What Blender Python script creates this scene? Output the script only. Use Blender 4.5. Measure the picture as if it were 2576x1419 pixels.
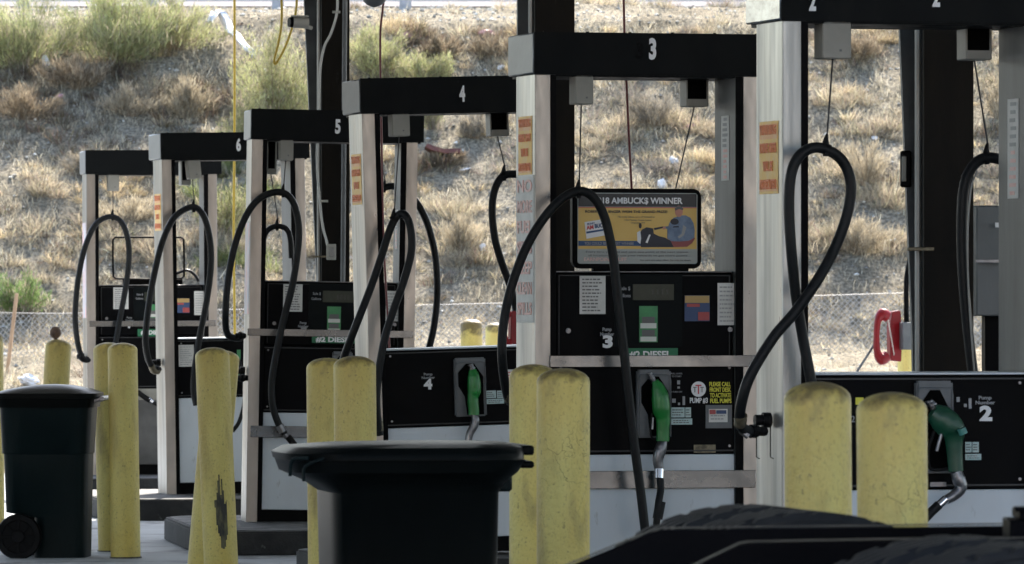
import bpy, bmesh, math, random
import numpy as np
from math import sin, cos, pi, radians as R
from mathutils import Vector, Matrix, noise
random.seed(7); rng = np.random.default_rng(7)
for o in list(bpy.data.objects): bpy.data.objects.remove(o)
SC = bpy.context.scene; COL = SC.collection
# ------------------------------------------------------------------ camera
F = 15850.0; CX = 1288.0; HY = 762.0; EYE = 1.53        # focal length in photo pixels, horizon row, eye height
cd = bpy.data.cameras.new('camera'); cam = bpy.data.objects.new('camera', cd); COL.objects.link(cam)
cam.location = (0, 0, EYE); cam.rotation_euler = (R(90), 0, 0)
cd.sensor_width = 36; cd.lens = 36*F/2576; cd.shift_y = (HY-709.5)/2576; cd.clip_end = 3000; cd.clip_start = .5
cd.dof.use_dof = True; cd.dof.focus_distance = 30; cd.dof.aperture_fstop = 18
SC.camera = cam
# ------------------------------------------------------------------ sky and sun
SUN_EL, SUN_AZ = 48, 14        # degrees; azimuth from +Y towards +X
w = bpy.data.worlds.new('World'); SC.world = w; w.use_nodes = True
nt = w.node_tree; bg = nt.nodes['Background']; sky = nt.nodes.new('ShaderNodeTexSky')
sky.sky_type = 'NISHITA'; sky.sun_disc = False; sky.sun_elevation = R(SUN_EL); sky.sun_rotation = R(SUN_AZ)
sky.air_density = 1.0; sky.dust_density = 2.0
nt.links.new(sky.outputs[0], bg.inputs[0]); bg.inputs[1].default_value = .15
sl = bpy.data.lights.new('sun', 'SUN'); sl.energy = 5; sl.angle = R(.5); sl.color = (1, .93, .82)
so = bpy.data.objects.new('sun', sl); COL.objects.link(so)
sd = Vector((sin(R(SUN_AZ))*cos(R(SUN_EL)), cos(R(SUN_AZ))*cos(R(SUN_EL)), sin(R(SUN_EL))))
so.rotation_euler = sd.to_track_quat('Z', 'Y').to_euler(); so.location = sd*60
SC.view_settings.view_transform = 'Standard'; SC.view_settings.look = 'None'
SC.view_settings.exposure = 1.72; SC.view_settings.gamma = 1
SC.cycles.max_bounces = 8; SC.cycles.transparent_max_bounces = 8
SC.cycles.use_denoising = True
# ------------------------------------------------------------------ helpers
def at(x, y, Y): return Vector(((x-CX)/F*Y, Y, EYE-(y-HY)/F*Y))
def new(name, loc=(0,0,0), rot=(0,0,0)):
    o = bpy.data.objects.new(name, None); COL.objects.link(o); o.location = loc; o.rotation_euler = rot
    o.empty_display_size = .1; return o
def tag(o, label=None, cat=None, group=None, kind=None):
    if label: o['label'] = label
    if cat: o['category'] = cat
    if group: o['group'] = group
    if kind: o['kind'] = kind
    return o
def smooth(me, ang=40):
    for p in me.polygons: p.use_smooth = True
    try: me.set_sharp_from_angle(angle=R(ang))
    except Exception: pass
class MB:
    def __init__(s): s.b = bmesh.new(); s.mi = 0
    def _fin(s, fs):
        for f in fs: f.material_index = s.mi
    def box(s, x0, x1, y0, y1, z0, z1, bev=0, M=None, seg=1):
        t = bmesh.new(); bmesh.ops.create_cube(t, size=1)
        bmesh.ops.scale(t, vec=(abs(x1-x0), abs(y1-y0), abs(z1-z0)), verts=t.verts)
        bmesh.ops.translate(t, vec=((x0+x1)/2, (y0+y1)/2, (z0+z1)/2), verts=t.verts)
        if bev: bmesh.ops.bevel(t, geom=t.edges[:], offset=bev, segments=seg, affect='EDGES')
        return s._merge(t, M)
    def _merge(s, t, M=None):
        if M is not None: bmesh.ops.transform(t, matrix=M, verts=t.verts)
        vm = {v: s.b.verts.new(v.co) for v in t.verts}
        for f in t.faces:
            try: g = s.b.faces.new([vm[v] for v in f.verts]); g.material_index = s.mi
            except ValueError: pass
        t.free(); return s
    def prism(s, pts, d0, d1, axis='y', M=None, bev=0):
        t = bmesh.new()
        def P(a, b, d): return {'y': (a, d, b), 'x': (d, a, b), 'z': (a, b, d)}[axis]
        A = [t.verts.new(P(a, b, d0)) for a, b in pts]; B = [t.verts.new(P(a, b, d1)) for a, b in pts]
        n = len(pts); t.faces.new(A); t.faces.new(B[::-1])
        for i in range(n): t.faces.new([A[i], B[i], B[(i+1) % n], A[(i+1) % n]])
        bmesh.ops.recalc_face_normals(t, faces=t.faces)
        if bev: bmesh.ops.bevel(t, geom=[e for e in t.edges], offset=bev, segments=2, affect='EDGES')
        return s._merge(t, M)
    def tube(s, pts, r, n=10, caps=True, res=0, flat=1.0):
        pts = [Vector(p) for p in pts]; rr = list(r) if hasattr(r, '__len__') else [r]*len(pts)
        if res: pts, rr = spline(pts, rr, res)
        rings = []; up = None
        for i, p in enumerate(pts):
            d = (pts[min(i+1, len(pts)-1)]-pts[max(i-1, 0)]).normalized()
            if up is None: up = Vector((0, 1, 0)) if abs(d.y) < .9 else Vector((1, 0, 0))
            a = d.cross(up)
            if a.length < 1e-4: a = d.cross(Vector((1, 0, 0)))
            a.normalize(); b = a.cross(d).normalized(); up = b
            rings.append([s.b.verts.new(p+(a*cos(2*pi*k/n)+b*flat*sin(2*pi*k/n))*rr[i]) for k in range(n)])
        fs = []
        for i in range(len(rings)-1):
            for k in range(n):
                fs.append(s.b.faces.new([rings[i][k], rings[i][(k+1) % n], rings[i+1][(k+1) % n], rings[i+1][k]]))
        if caps: fs.append(s.b.faces.new(rings[0][::-1])); fs.append(s.b.faces.new(rings[-1]))
        s._fin(fs); return s
    def lathe(s, prof, n=32, M=None, rfun=None):
        t = bmesh.new(); rings = []
        for r, z in prof:
            rings.append([t.verts.new(((r if not rfun else rfun(r, z, k))*cos(2*pi*k/n), (r if not rfun else rfun(r, z, k))*sin(2*pi*k/n), z)) for k in range(n)])
        for i in range(len(rings)-1):
            for k in range(n): t.faces.new([rings[i][k], rings[i][(k+1) % n], rings[i+1][(k+1) % n], rings[i+1][k]])
        t.faces.new(rings[0][::-1]); t.faces.new(rings[-1])
        return s._merge(t, M)
    def loft(s, secs, n=24, M=None):          # secs: (x0,x1,y0,y1,z,power)
        t = bmesh.new(); rings = []
        for x0, x1, y0, y1, z, pw in secs:
            ring = []
            for k in range(n):
                a = 2*pi*(k+.5)/n; c, q = cos(a), sin(a)
                ring.append(t.verts.new(((x0+x1)/2+(x1-x0)/2*math.copysign(abs(c)**pw, c), (y0+y1)/2+(y1-y0)/2*math.copysign(abs(q)**pw, q), z)))
            rings.append(ring)
        for i in range(len(rings)-1):
            for k in range(n): t.faces.new([rings[i][k], rings[i][(k+1) % n], rings[i+1][(k+1) % n], rings[i+1][k]])
        t.faces.new(rings[0][::-1]); t.faces.new(rings[-1])
        return s._merge(t, M)
    def build(s, name, mats, parent=None, sm=True, ang=40):
        bmesh.ops.recalc_face_normals(s.b, faces=s.b.faces)
        me = bpy.data.meshes.new(name); s.b.to_mesh(me); s.b.free()
        for m in (mats if isinstance(mats, (list, tuple)) else [mats]): me.materials.append(m)
        if sm: smooth(me, ang)
        o = bpy.data.objects.new(name, me); COL.objects.link(o)
        if parent: o.parent = parent
        return o
def spline(pts, rr, res):
    P = [pts[0]*2-pts[1]]+pts+[pts[-1]*2-pts[-2]]; Q = []; S = []
    for i in range(1, len(P)-2):
        p0, p1, p2, p3 = P[i-1:i+3]
        for k in range(res):
            t = k/res
            Q.append(.5*((2*p1)+(p2-p0)*t+(2*p0-5*p1+4*p2-p3)*t*t+(3*p1-p0-3*p2+p3)*t**3)); S.append(rr[i-1]*(1-t)+rr[i]*t)
    Q.append(pts[-1]); S.append(rr[-1]); return Q, S
def text_into(name, s, M, size, mat, parent, sx=1.0, bold=0.0, align='CENTER', depth=.0015, label=None, spacing=1.0):
    """lettering standing on a surface; M maps the text's own xy plane to the place"""
    cu = bpy.data.curves.new(name, 'FONT'); cu.body = s; cu.size = size; cu.align_x = align; cu.align_y = 'CENTER'
    cu.offset = bold*size; cu.extrude = depth; cu.resolution_u = 3; cu.space_character = spacing; cu.space_line = .95
    t = bpy.data.objects.new('t', cu); COL.objects.link(t); bpy.context.view_layer.update()
    me = bpy.data.meshes.new_from_object(t.evaluated_get(bpy.context.evaluated_depsgraph_get()))
    bpy.data.objects.remove(t); me.transform(M @ Matrix.Diagonal((sx, 1, 1, 1))); me.name = name
    me.materials.clear(); me.materials.append(mat)
    o = bpy.data.objects.new(name, me); COL.objects.link(o); o.parent = parent
    return o
def FM(u, v, z): return Matrix.Translation((u, v, z)) @ Matrix.Rotation(R(90), 4, 'X')         # on a front face
def SM(u, v, z): return Matrix.Translation((u, v, z)) @ Matrix.Rotation(R(-90), 4, 'Z') @ Matrix.Rotation(R(90), 4, 'X')   # on a left side face
# ------------------------------------------------------------------ materials
MT = {}
def mat(name, c, rough=.6, metal=0, c2=None, scale=6, fac=(.35, .65), bump=0, bscale=60, stretch=(1, 1, 1), spec=.5, detail=6, c3=None, s3=40, f3=(.6, .75), rvar=0):
    m = bpy.data.materials.new(name); m.use_nodes = True; n = m.node_tree; b = n.nodes['Principled BSDF']
    b.inputs['Base Color'].default_value = (*c, 1); b.inputs['Roughness'].default_value = rough; b.inputs['Metallic'].default_value = metal
    b.inputs['Specular IOR Level'].default_value = spec
    tc = n.nodes.new('ShaderNodeTexCoord'); mp = n.nodes.new('ShaderNodeMapping'); mp.inputs['Scale'].default_value = stretch
    n.links.new(tc.outputs['Object'], mp.inputs[0]); cur = None
    def nz(sc, d=detail):
        q = n.nodes.new('ShaderNodeTexNoise'); q.inputs['Scale'].default_value = sc; q.inputs['Detail'].default_value = d; q.inputs['Roughness'].default_value = .6
        n.links.new(mp.outputs[0], q.inputs['Vector']); return q
    def mr(src, a, bb, lo=0, hi=1):
        q = n.nodes.new('ShaderNodeMapRange'); q.inputs[1].default_value = a; q.inputs[2].default_value = bb; q.inputs[3].default_value = lo; q.inputs[4].default_value = hi
        n.links.new(src, q.inputs[0]); return q
    def mix(f, a, bb):
        q = n.nodes.new('ShaderNodeMix'); q.data_type = 'RGBA'; n.links.new(f, q.inputs[0])
        if isinstance(a, tuple): q.inputs[6].default_value = (*a, 1)
        else: n.links.new(a, q.inputs[6])
        q.inputs[7].default_value = (*bb, 1); return q.outputs[2]
    src = c
    if c2: q = nz(scale); r_ = mr(q.outputs[0], *fac); src = mix(r_.outputs[0], src, c2)
    if c3: q = nz(s3); r_ = mr(q.outputs[0], *f3); src = mix(r_.outputs[0], src, c3)
    if not isinstance(src, tuple): n.links.new(src, b.inputs['Base Color'])
    if rvar: q = nz(scale*2); r_ = mr(q.outputs[0], .3, .7, max(.05, rough-rvar), min(1, rough+rvar)); n.links.new(r_.outputs[0], b.inputs['Roughness'])
    if bump:
        q = nz(bscale); bp = n.nodes.new('ShaderNodeBump'); bp.inputs['Strength'].default_value = bump; bp.inputs['Distance'].default_value = .01
        n.links.new(q.outputs[0], bp.inputs['Height']); n.links.new(bp.outputs[0], b.inputs['Normal'])
    MT[name] = m; return m
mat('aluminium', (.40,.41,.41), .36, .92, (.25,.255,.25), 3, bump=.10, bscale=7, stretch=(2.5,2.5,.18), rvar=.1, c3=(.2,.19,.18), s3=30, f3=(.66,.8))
mat('aluminium_warm_lit', (.39,.36,.335), .36, .9, (.29,.265,.24), 5, bump=.12, bscale=9, stretch=(1,1,.25), rvar=.1, c3=(.2,.18,.16), s3=18, f3=(.72,.85))  # warm tint paints in the warm reflection on the column fronts
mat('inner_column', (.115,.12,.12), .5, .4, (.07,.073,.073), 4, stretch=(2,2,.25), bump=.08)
mat('dark_grey_panel', (.10,.10,.10), .5, 0, (.06,.06,.06), 5)
mat('bright_band', (.17,.18,.19), .25, .95, (.12,.12,.12), 3, bump=.12, bscale=3, rvar=.08)
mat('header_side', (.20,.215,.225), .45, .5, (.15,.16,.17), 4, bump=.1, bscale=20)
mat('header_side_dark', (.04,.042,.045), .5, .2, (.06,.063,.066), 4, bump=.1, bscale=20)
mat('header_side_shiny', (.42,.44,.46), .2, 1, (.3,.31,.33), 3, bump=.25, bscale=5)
mat('seam_grey', (.022,.023,.025), .5)
mat('black_fascia', (.0075,.0085,.009), .5, 0, (.007,.008,.009), 5, spec=.05, c3=(.028,.028,.028), s3=30, f3=(.64,.82), rvar=.1, stretch=(1,1,.5))
mat('black_panel', (.0034,.0036,.0042), .4, 0, (.005,.0052,.0062), 4, spec=.035, c3=(.012,.012,.013), s3=60, f3=(.70,.8), rvar=.1)
mat('black_trim', (.003,.003,.0035), .5, 0, spec=.05)
mat('white_panel', (.58,.64,.70), .4, 0, (.52,.57,.62), 3, stretch=(1,1,.4), c3=(.27,.28,.27), s3=22, f3=(.64,.8), bump=.05)
mat('grey_plastic', (.13,.14,.15), .5, 0, (.09,.10,.11), 9, bump=.1)
mat('display_grey', (.005,.007,.008), .45, 0, spec=.06)
mat('lcd', (.035,.042,.03), .3, 0, (.025,.03,.02), 8, spec=.2)
mat('lcd_digit', (.02,.022,.016), .4)
mat('keypad_green', (.06,.27,.10), .5, 0, (.04,.2,.08), 20)
mat('keypad_white', (.6,.62,.58), .5)
mat('label_green', (.008,.14,.06), .5)
mat('paper', (.62,.62,.60), .6, 0, (.5,.5,.48), 10)
mat('print_dark', (.12,.12,.12), .6)
mat('print_grey', (.32,.33,.33), .6)
mat('print_white', (.75,.76,.78), .5)
mat('print_dim', (.30,.31,.33), .5)
mat('print_yellow', (.72,.68,.06), .5)
mat('print_red', (.55,.05,.06), .5)
mat('print_faded_red', (.72,.42,.38), .6, 0, (.75,.58,.54), 30)
mat('sticker_orange', (.80,.40,.16), .6, 0, (.78,.50,.28), 20)
mat('sticker_yellow', (.82,.52,.14), .6, 0, (.78,.55,.25), 20)
mat('print_orange_red', (.72,.24,.10), .6)
mat('sticker_pink', (.72,.48,.46), .6, 0, (.55,.55,.58), 8, (.4, .55), stretch=(1,1,.5))
mat('sticker_teal', (.35,.52,.52), .5, 0, (.5,.6,.6), 60)
mat('sticker_blue', (.03,.06,.15), .5)
mat('sticker_red', (.35,.06,.06), .5)
mat('sticker_gold', (.4,.27,.1), .5)
mat('green_grip', (.006,.14,.02), .32, 0, (.012,.2,.035), 12, bump=.15, bscale=30)
mat('teal_grip', (.003,.045,.022), .35, 0, (.006,.065,.034), 12, bump=.15, bscale=30)
mat('teal_light', (.06,.22,.20), .35)
mat('steel', (.27,.27,.28), .35, .9, (.14,.14,.15), 20, bump=.2, bscale=40)
mat('chrome', (.8,.8,.82), .15, 1)
mat('dull_metal', (.22,.19,.13), .5, .6, (.08,.07,.05), 30)
mat('hose_rubber', (.006,.007,.008), .42, 0, (.011,.012,.013), 25, spec=.16, c3=(.03,.031,.03), s3=45, f3=(.62,.8), stretch=(1,1,.3))
mat('clamp_black', (.005,.005,.005), .5, bump=.4, bscale=60, spec=.15)
mat('cable', (.05,.05,.05), .6)
mat('beige_box', (.28,.27,.24), .55, 0, (.22,.215,.19), 6, bump=.05)
mat('deep_black', (.002,.002,.002), .9, spec=.05)
mat('bin_green', (.0045,.0105,.0115), .4, 0, (.0065,.013,.014), 3, bump=.08, bscale=90, spec=.08)
mat('bin_black', (.0022,.0034,.0034), .35, 0, (.0032,.0046,.0046), 6, bump=.06, bscale=90, spec=.045)
mat('wheel_black', (.003,.0035,.004), .6, 0, (.006,.006,.007), 20, spec=.12)
mat('tyre', (.006,.006,.006), .55, 0, (.016,.016,.015), 9, bump=.08, bscale=70, spec=.2)
mat('chassis_black', (.002,.002,.0025), .45, 0, (.004,.004,.005), 5, bump=.2, bscale=30, spec=.03)
mat('post_steel', (.007,.0065,.006), .5, 0, (.016,.013,.010), 3, stretch=(1,1,.3), bump=.15, spec=.06, c3=(.06,.06,.055), s3=14, f3=(.70,.8))
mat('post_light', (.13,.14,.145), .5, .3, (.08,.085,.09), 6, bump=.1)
mat('conduit', (.30,.30,.29), .45, .5, (.2,.2,.19), 8, stretch=(1,1,.2))
mat('cream', (.36,.35,.31), .5)
mat('wire_white', (.5,.5,.47), .5)
mat('wire_yellow', (.55,.38,.04), .5)
mat('wire_red', (.12,.015,.015), .5)
mat('phone_red', (.22,.005,.010), .35, 0, (.17,.004,.008), 8, spec=.3)
mat('phone_face', (.7,.68,.62), .4)
mat('wood', (.55,.36,.22), .7, 0, (.42,.27,.16), 8, stretch=(4,4,.6), bump=.1)
mat('concrete_pave', (.38,.41,.44), .75, 0, (.30,.325,.35), 1.2, bump=.25, bscale=60, c3=(.07,.07,.075), s3=2.2, f3=(.52,.72))
mat('kerb_dark', (.011,.011,.012), .8, 0, (.03,.03,.03), 4, (.4, .62), bump=.6, bscale=40, c3=(.14,.14,.135), s3=14, f3=(.64,.76))
mat('kerb_worn', (.12,.12,.12), .8, 0, (.025,.025,.025), 6, (.4, .6), bump=.6, bscale=40)
mat('road', (.075,.065,.075), .9, 0, (.1,.09,.1), 2)
mat('galvanised', (.42,.42,.45), .45, .5, (.3,.3,.32), 12)
mat('roof_metal', (.62,.62,.60), .6)
mat('bounce_stucco', (.56,.45,.36), .85, 0, (.50,.40,.32), 2, bump=.3)
mat('litter_white', (.75,.76,.78), .6, bump=.3)
mat('litter_pink', (.55,.3,.3), .6)
mat('litter_red', (.17,.06,.045), .7, 0, (.10,.04,.035), 12)
mat('fence_wire', (.42,.42,.42), .45, .6)
mat('plastic_bag', (.8,.8,.82), .45)
mat('rust_ball', (.10,.06,.045), .7, 0, (.2,.12,.08), 30, bump=.5)
mat('photo_skin', (.50,.24,.18), .6); mat('photo_blue', (.20,.27,.38), .6, 0, (.12,.17,.26), 30)
mat('photo_black', (.015,.016,.03), .5); mat('photo_jeans', (.30,.09,.09), .6)
mat('poster_gold', (.66,.43,.11), .5, 0, (.70,.48,.15), 5); mat('poster_grey', (.36,.39,.38), .5); mat('poster_blue', (.02,.07,.19), .5); mat('poster_navy', (.008,.009,.014), .4)

def bollard_mat(name, crack=0, dirt=.5):
    m = bpy.data.materials.new(name); m.use_nodes = True; n = m.node_tree; b = n.nodes['Principled BSDF']; L = n.links.new
    tc = n.nodes.new('ShaderNodeTexCoord'); b.inputs['Roughness'].default_value = .5; b.inputs['Specular IOR Level'].default_value = .35
    def N(sc, det, st=(1,1,1), off=0):
        mp = n.nodes.new('ShaderNodeMapping'); mp.inputs['Scale'].default_value = st; mp.inputs['Location'].default_value = (off, off, off)
        q = n.nodes.new('ShaderNodeTexNoise'); q.inputs['Scale'].default_value = sc; q.inputs['Detail'].default_value = det
        L(tc.outputs['Object'], mp.inputs[0]); L(mp.outputs[0], q.inputs['Vector']); return q
    def MR(s, a, c, lo=0, hi=1):
        q = n.nodes.new('ShaderNodeMapRange'); q.inputs[1].default_value = a; q.inputs[2].default_value = c; q.inputs[3].default_value = lo; q.inputs[4].default_value = hi; L(s, q.inputs[0]); return q.outputs[0]
    def MX(f, a, c):
        q = n.nodes.new('ShaderNodeMix'); q.data_type = 'RGBA'; L(f, q.inputs[0])
        for i, z in ((6, a), (7, c)):
            if isinstance(z, tuple): q.inputs[i].default_value = (*z, 1)
            else: L(z, q.inputs[i])
        return q.outputs[2]
    def MU(a, c, op='MULTIPLY'):
        q = n.nodes.new('ShaderNodeMath'); q.operation = op
        for i, z in ((0, a), (1, c)):
            if isinstance(z, (int, float)): q.inputs[i].default_value = z
            else: L(z, q.inputs[i])
        q.use_clamp = True; return q.outputs[0]
    base = MX(MR(N(4, 5, (1,1,.35)).outputs[0], .35, .65), (.66,.565,.185), (.60,.47,.115))
    base = MX(MU(MR(N(3, 6, (2,2,.3), 3).outputs[0], (.47), .68), .55), base, (.43,.27,.07))
    base = MX(MU(MR(N(60, 3, (1,1,1), 5).outputs[0], .64, .74), .6), base, (.16,.13,.07)); base = MX(MU(MR(N(140, 3, (1,1,.6), 8).outputs[0], .55, .68), .45), base, (.36,.27,.10))
    base = MX(MU(MR(N(7, 8, (1.5,1.5,.6), 9).outputs[0], .56, .72), dirt), base, (.20,.16,.075))
    # grime on the domed top
    sx = n.nodes.new('ShaderNodeSeparateXYZ'); L(tc.outputs['Object'], sx.inputs[0])
    nz = N(30, 6).outputs[0]; hz = MU(sx.outputs[2], MU(nz, .10), 'ADD')
    q = n.nodes.new('ShaderNodeMath'); q.operation = 'MULTIPLY_ADD'; L(nz, q.inputs[0]); q.inputs[1].default_value = .16; L(sx.outputs[2], q.inputs[2])
    base = MX(MU(MR(q.outputs[0], 1.338, 1.395), .85), base, (.10,.075,.035))
    h = N(45, 6).outputs[0]
    if crack:
        v = n.nodes.new('ShaderNodeTexVoronoi'); v.feature = 'DISTANCE_TO_EDGE'; v.inputs['Scale'].default_value = 7
        mp = n.nodes.new('ShaderNodeMapping'); mp.inputs['Scale'].default_value = (1, 1, .7)
        wn = N(8, 4).outputs['Color']; va = n.nodes.new('ShaderNodeVectorMath'); va.operation = 'MULTIPLY_ADD'
        L(wn, va.inputs[0]); va.inputs[1].default_value = (.25,.25,.25); L(tc.outputs['Object'], va.inputs[2]); L(va.outputs[0], mp.inputs[0]); L(mp.outputs[0], v.inputs['Vector'])
        ck = MU(MR(v.outputs['Distance'], .0, .011, 1, 0), MR(N(5, 3, (1,1,1), 2).outputs[0], .47, .56)); base = MX(MU(ck, .75), base, (.13,.10,.04))
    L(base, b.inputs['Base Color'])
    bp = n.nodes.new('ShaderNodeBump'); bp.inputs['Strength'].default_value = .7; bp.inputs['Distance'].default_value = .008; L(h, bp.inputs['Height']); L(bp.outputs[0], b.inputs['Normal'])
    MT[name] = m; return m
bollard_mat('bollard_plain', 0, .3); bollard_mat('bollard_cracked', 1, .5); bollard_mat('bollard_dirty', 0, .6)

def attr_mat(name, rough=.8, trans=.35):
    m = bpy.data.materials.new(name); m.use_nodes = True; n = m.node_tree; b = n.nodes['Principled BSDF']
    a = n.nodes.new('ShaderNodeVertexColor'); a.layer_name = 'Col'
    t = n.nodes.new('ShaderNodeBsdfTranslucent'); mx = n.nodes.new('ShaderNodeMixShader'); mx.inputs[0].default_value = trans
    b.inputs['Roughness'].default_value = rough; b.inputs['Specular IOR Level'].default_value = .25
    n.links.new(a.outputs[0], b.inputs['Base Color']); n.links.new(a.outputs[0], t.inputs[0])
    out = n.nodes['Material Output']; n.links.new(b.outputs[0], mx.inputs[1]); n.links.new(t.outputs[0], mx.inputs[2]); n.links.new(mx.outputs[0], out.inputs[0])
    MT[name] = m; return m
attr_mat('foliage'); attr_mat('stone_mix', .9, 0)
def dirt_mat():
    m = bpy.data.materials.new('dirt'); m.use_nodes = True; n = m.node_tree; b = n.nodes['Principled BSDF']; L = n.links.new
    tc = n.nodes.new('ShaderNodeTexCoord'); b.inputs['Roughness'].default_value = .95; b.inputs['Specular IOR Level'].default_value = .15
    def N(sc, det):
        q = n.nodes.new('ShaderNodeTexNoise'); q.inputs['Scale'].default_value = sc; q.inputs['Detail'].default_value = det; q.inputs['Roughness'].default_value = .7
        L(tc.outputs['Object'], q.inputs['Vector']); return q.outputs[0]
    cr = n.nodes.new('ShaderNodeValToRGB'); L(N(.9, 6), cr.inputs[0])
    e = cr.color_ramp.elements; e[0].position = .35; e[0].color = (.18,.155,.11,1); e[1].position = .68; e[1].color = (.305,.275,.215,1)
    cr2 = n.nodes.new('ShaderNodeValToRGB'); L(N(19, 6), cr2.inputs[0]); e = cr2.color_ramp.elements
    e[0].position = .40; e[0].color = (.42,.42,.42,1); e[1].position = .62; e[1].color = (1.6,1.55,1.48,1)
    mx = n.nodes.new('ShaderNodeMix'); mx.data_type = 'RGBA'; mx.blend_type = 'MULTIPLY'; mx.inputs[0].default_value = .9
    L(cr.outputs[0], mx.inputs[6]); L(cr2.outputs[0], mx.inputs[7]); L(mx.outputs[2], b.inputs['Base Color'])
    bp = n.nodes.new('ShaderNodeBump'); bp.inputs['Strength'].default_value = .9; bp.inputs['Distance'].default_value = .05; L(N(22, 8), bp.inputs['Height']); L(bp.outputs[0], b.inputs['Normal'])
    MT['dirt'] = m
dirt_mat()
# ------------------------------------------------------------------ ground, hill, road
PY = [-400, 57, 62, 68, 77, 82, 85, 89.3, 92, 94.3, 95.2, 104, 112, 400]
PZ = [0, 0, .28, .52, .76, .95, 2.85, 5.50, 5.78, 5.93, 5.99, 6.50, 6.50, 4]
def H(X, Y):
    z = float(np.interp(Y, PY, PZ))
    if Y > 57 and Y < 95:
        a = min(1, (Y-57)/8)*min(1, max(.15, (95-Y)/3))
        z += a*(.16*noise.noise(Vector((X*.5, Y*.5, 3)))+.10*noise.noise(Vector((X*1.4, Y*1.4, 9)))+.045*noise.noise(Vector((X*4, Y*4, 1))))
    return z
def on_ground(x, y, y0=58.):       # where the line of sight through a photo pixel meets the terrain
    Y = y0
    while Y < 104:
        p = at(x, y, Y)
        if p.z <= H(p.x, Y): return p
        Y += .05
    return at(x, y, 94)
def grid_obj(name, xs, ys, hf, m, kind='structure', flip=False):
    nx, ny = len(xs), len(ys); V = [(x, y, hf(x, y)) for y in ys for x in xs]
    Fc = [(j*nx+i, j*nx+i+1, (j+1)*nx+i+1, (j+1)*nx+i) for j in range(ny-1) for i in range(nx-1)]
    me = bpy.data.meshes.new(name); me.from_pydata(V, [], Fc); me.materials.append(m); smooth(me, 60)
    o = bpy.data.objects.new(name, me); COL.objects.link(o); o['kind'] = kind; return o
xs = [-600,-250,-120,-60,-40,-30,-22,-17,-14,-12]+list(np.arange(-11, 11.01, .13))+[12,14,17,22,30,40,60,120,250,600]
ys = [-400,-150,-60,-20,0,20,40,52,56.8]+list(np.arange(57, 81, .35))+list(np.arange(81, 95.2, .11))+[96,98,100,102,104,106,112,130,180,400]
grid_obj('ground', xs, ys, H, MT['dirt'])
grid_obj('pavement', [-300,-60,-20,-8,0,8,20,60,300], [-200,-60,-20,0,20,30,40,50,56.4], lambda x, y: .004, MT['concrete_pave'])
grid_obj('road', list(np.linspace(-300, 300, 61)), [95.3,97,100,102,103.9], lambda x, y: float(np.interp(y, PY, PZ))+.02, MT['road'])
mb = MB(); mb.box(-300, 300, 103.1, 103.3, 6.476, 6.50); o = mb.build('road_edge_line', MT['print_white'], None, False); o['kind'] = 'structure'
# canopy over the pump lanes and the store wall added unseen behind the camera (they shade and light the place)
canopy = new('canopy', (0, 25, 0)); tag(canopy, 'unseen flat steel roof on posts above the fuel lanes', 'canopy', kind='structure')
mb = MB(); mb.box(-26, 26, -18, 21.45, 6.0, 6.5); mb.build('roof', MT['roof_metal'], canopy, False)
mb = MB(); mb.box(-26, 26, 21.8, 24.3, 6.0, 6.5); mb.build('roof_strip', MT['roof_metal'], canopy, False)  # gap before this strip is added so a sun streak reaches the pavement
bounce = new('bounce_building', (0, -22, 0)); tag(bounce, 'tan stucco store building added out of view to throw warm light on the pumps', 'building')
mb = MB(); mb.box(-40, 40, -12, 0, 0, 6.5); mb.build('bounce_wall', MT['bounce_stucco'], bounce, False)
mb = MB()
for i in range(9): mb = MB(); mb.box(-32+i*8, -28+i*8, .003, .03, .9, 3.1); mb.build('bounce_window', MT['lcd'], bounce, False)
# ------------------------------------------------------------------ pumps
PUMP = {2: (1962, 23.0, 14.6, 0), 3: (1341, 28.4, 15.0, 0), 4: (905, 34.3, 14.1, -.028), 5: (630, 39.6, 8.0, .016), 6: (403, 45.3, 14.2, -.016), 7: (214, 50.4, 9.6, -.004)}
ZI = .15
def pump_frame(k):
    xh, Y, th, al = PUMP[k]; X = (xh-CX)/F*Y-2.414*sin(al)
    return Matrix.Translation((X, Y, ZI)) @ Matrix.Rotation(R(th), 4, 'Z') @ Matrix.Rotation(al, 4, 'Y'), (X, Y, ZI), (0, al, R(th))
class Loc:
    def __init__(s, k): s.M, s.loc, s.rot = pump_frame(k); s.I = s.M.inverted(); s.Y = PUMP[k][1]; s.ppm = F/s.Y
    def f(s, x, y, v=0.):          # photo pixel -> (u, z) on the local plane y = v
        o = s.I @ Vector((0, 0, EYE)); d = (s.I.to_3x3() @ Vector(((x-CX)/F, 1, -(y-HY)/F))); t = (v-o.y)/d.y; p = o+d*t
        return p.x, p.z
    def p(s, x, y, v=0.):
        u, z = s.f(x, y, v); return Vector((u, v, z))
    def path(s, pts): return [s.p(*q) for q in pts]
def sticker(L, name, parent, x0, y0, x1, y1, m, v=0., rows=0, pm='print_grey', t=.002, skew=0):
    a = L.f(x0, y0, v); b = L.f(x1, y1, v); u0, u1 = min(a[0], b[0]), max(a[0], b[0]); z1, z0 = max(a[1], b[1]), min(a[1], b[1])
    mb = MB(); mb.box(u0, u1, v-t, v, z0, z1)
    if rows:
        mb.mi = 1; hgt = (z1-z0)/(rows*1.6+1)
        for r in range(rows):
            zc = z1-(r+1)*(z1-z0)/(rows+1); x = u0+(u1-u0)*.1; lim = u1-(u1-u0)*(.1+.25*random.random())
            while x < lim:
                wd = (u1-u0)*random.uniform(.06, .2); mb.box(x, min(x+wd, lim), v-t-.001, v-t+.0005, zc-hgt*.3, zc+hgt*.3); x += wd+(u1-u0)*.035
    return mb.build(name, [MT[m], MT[pm]], parent, False)
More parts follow.
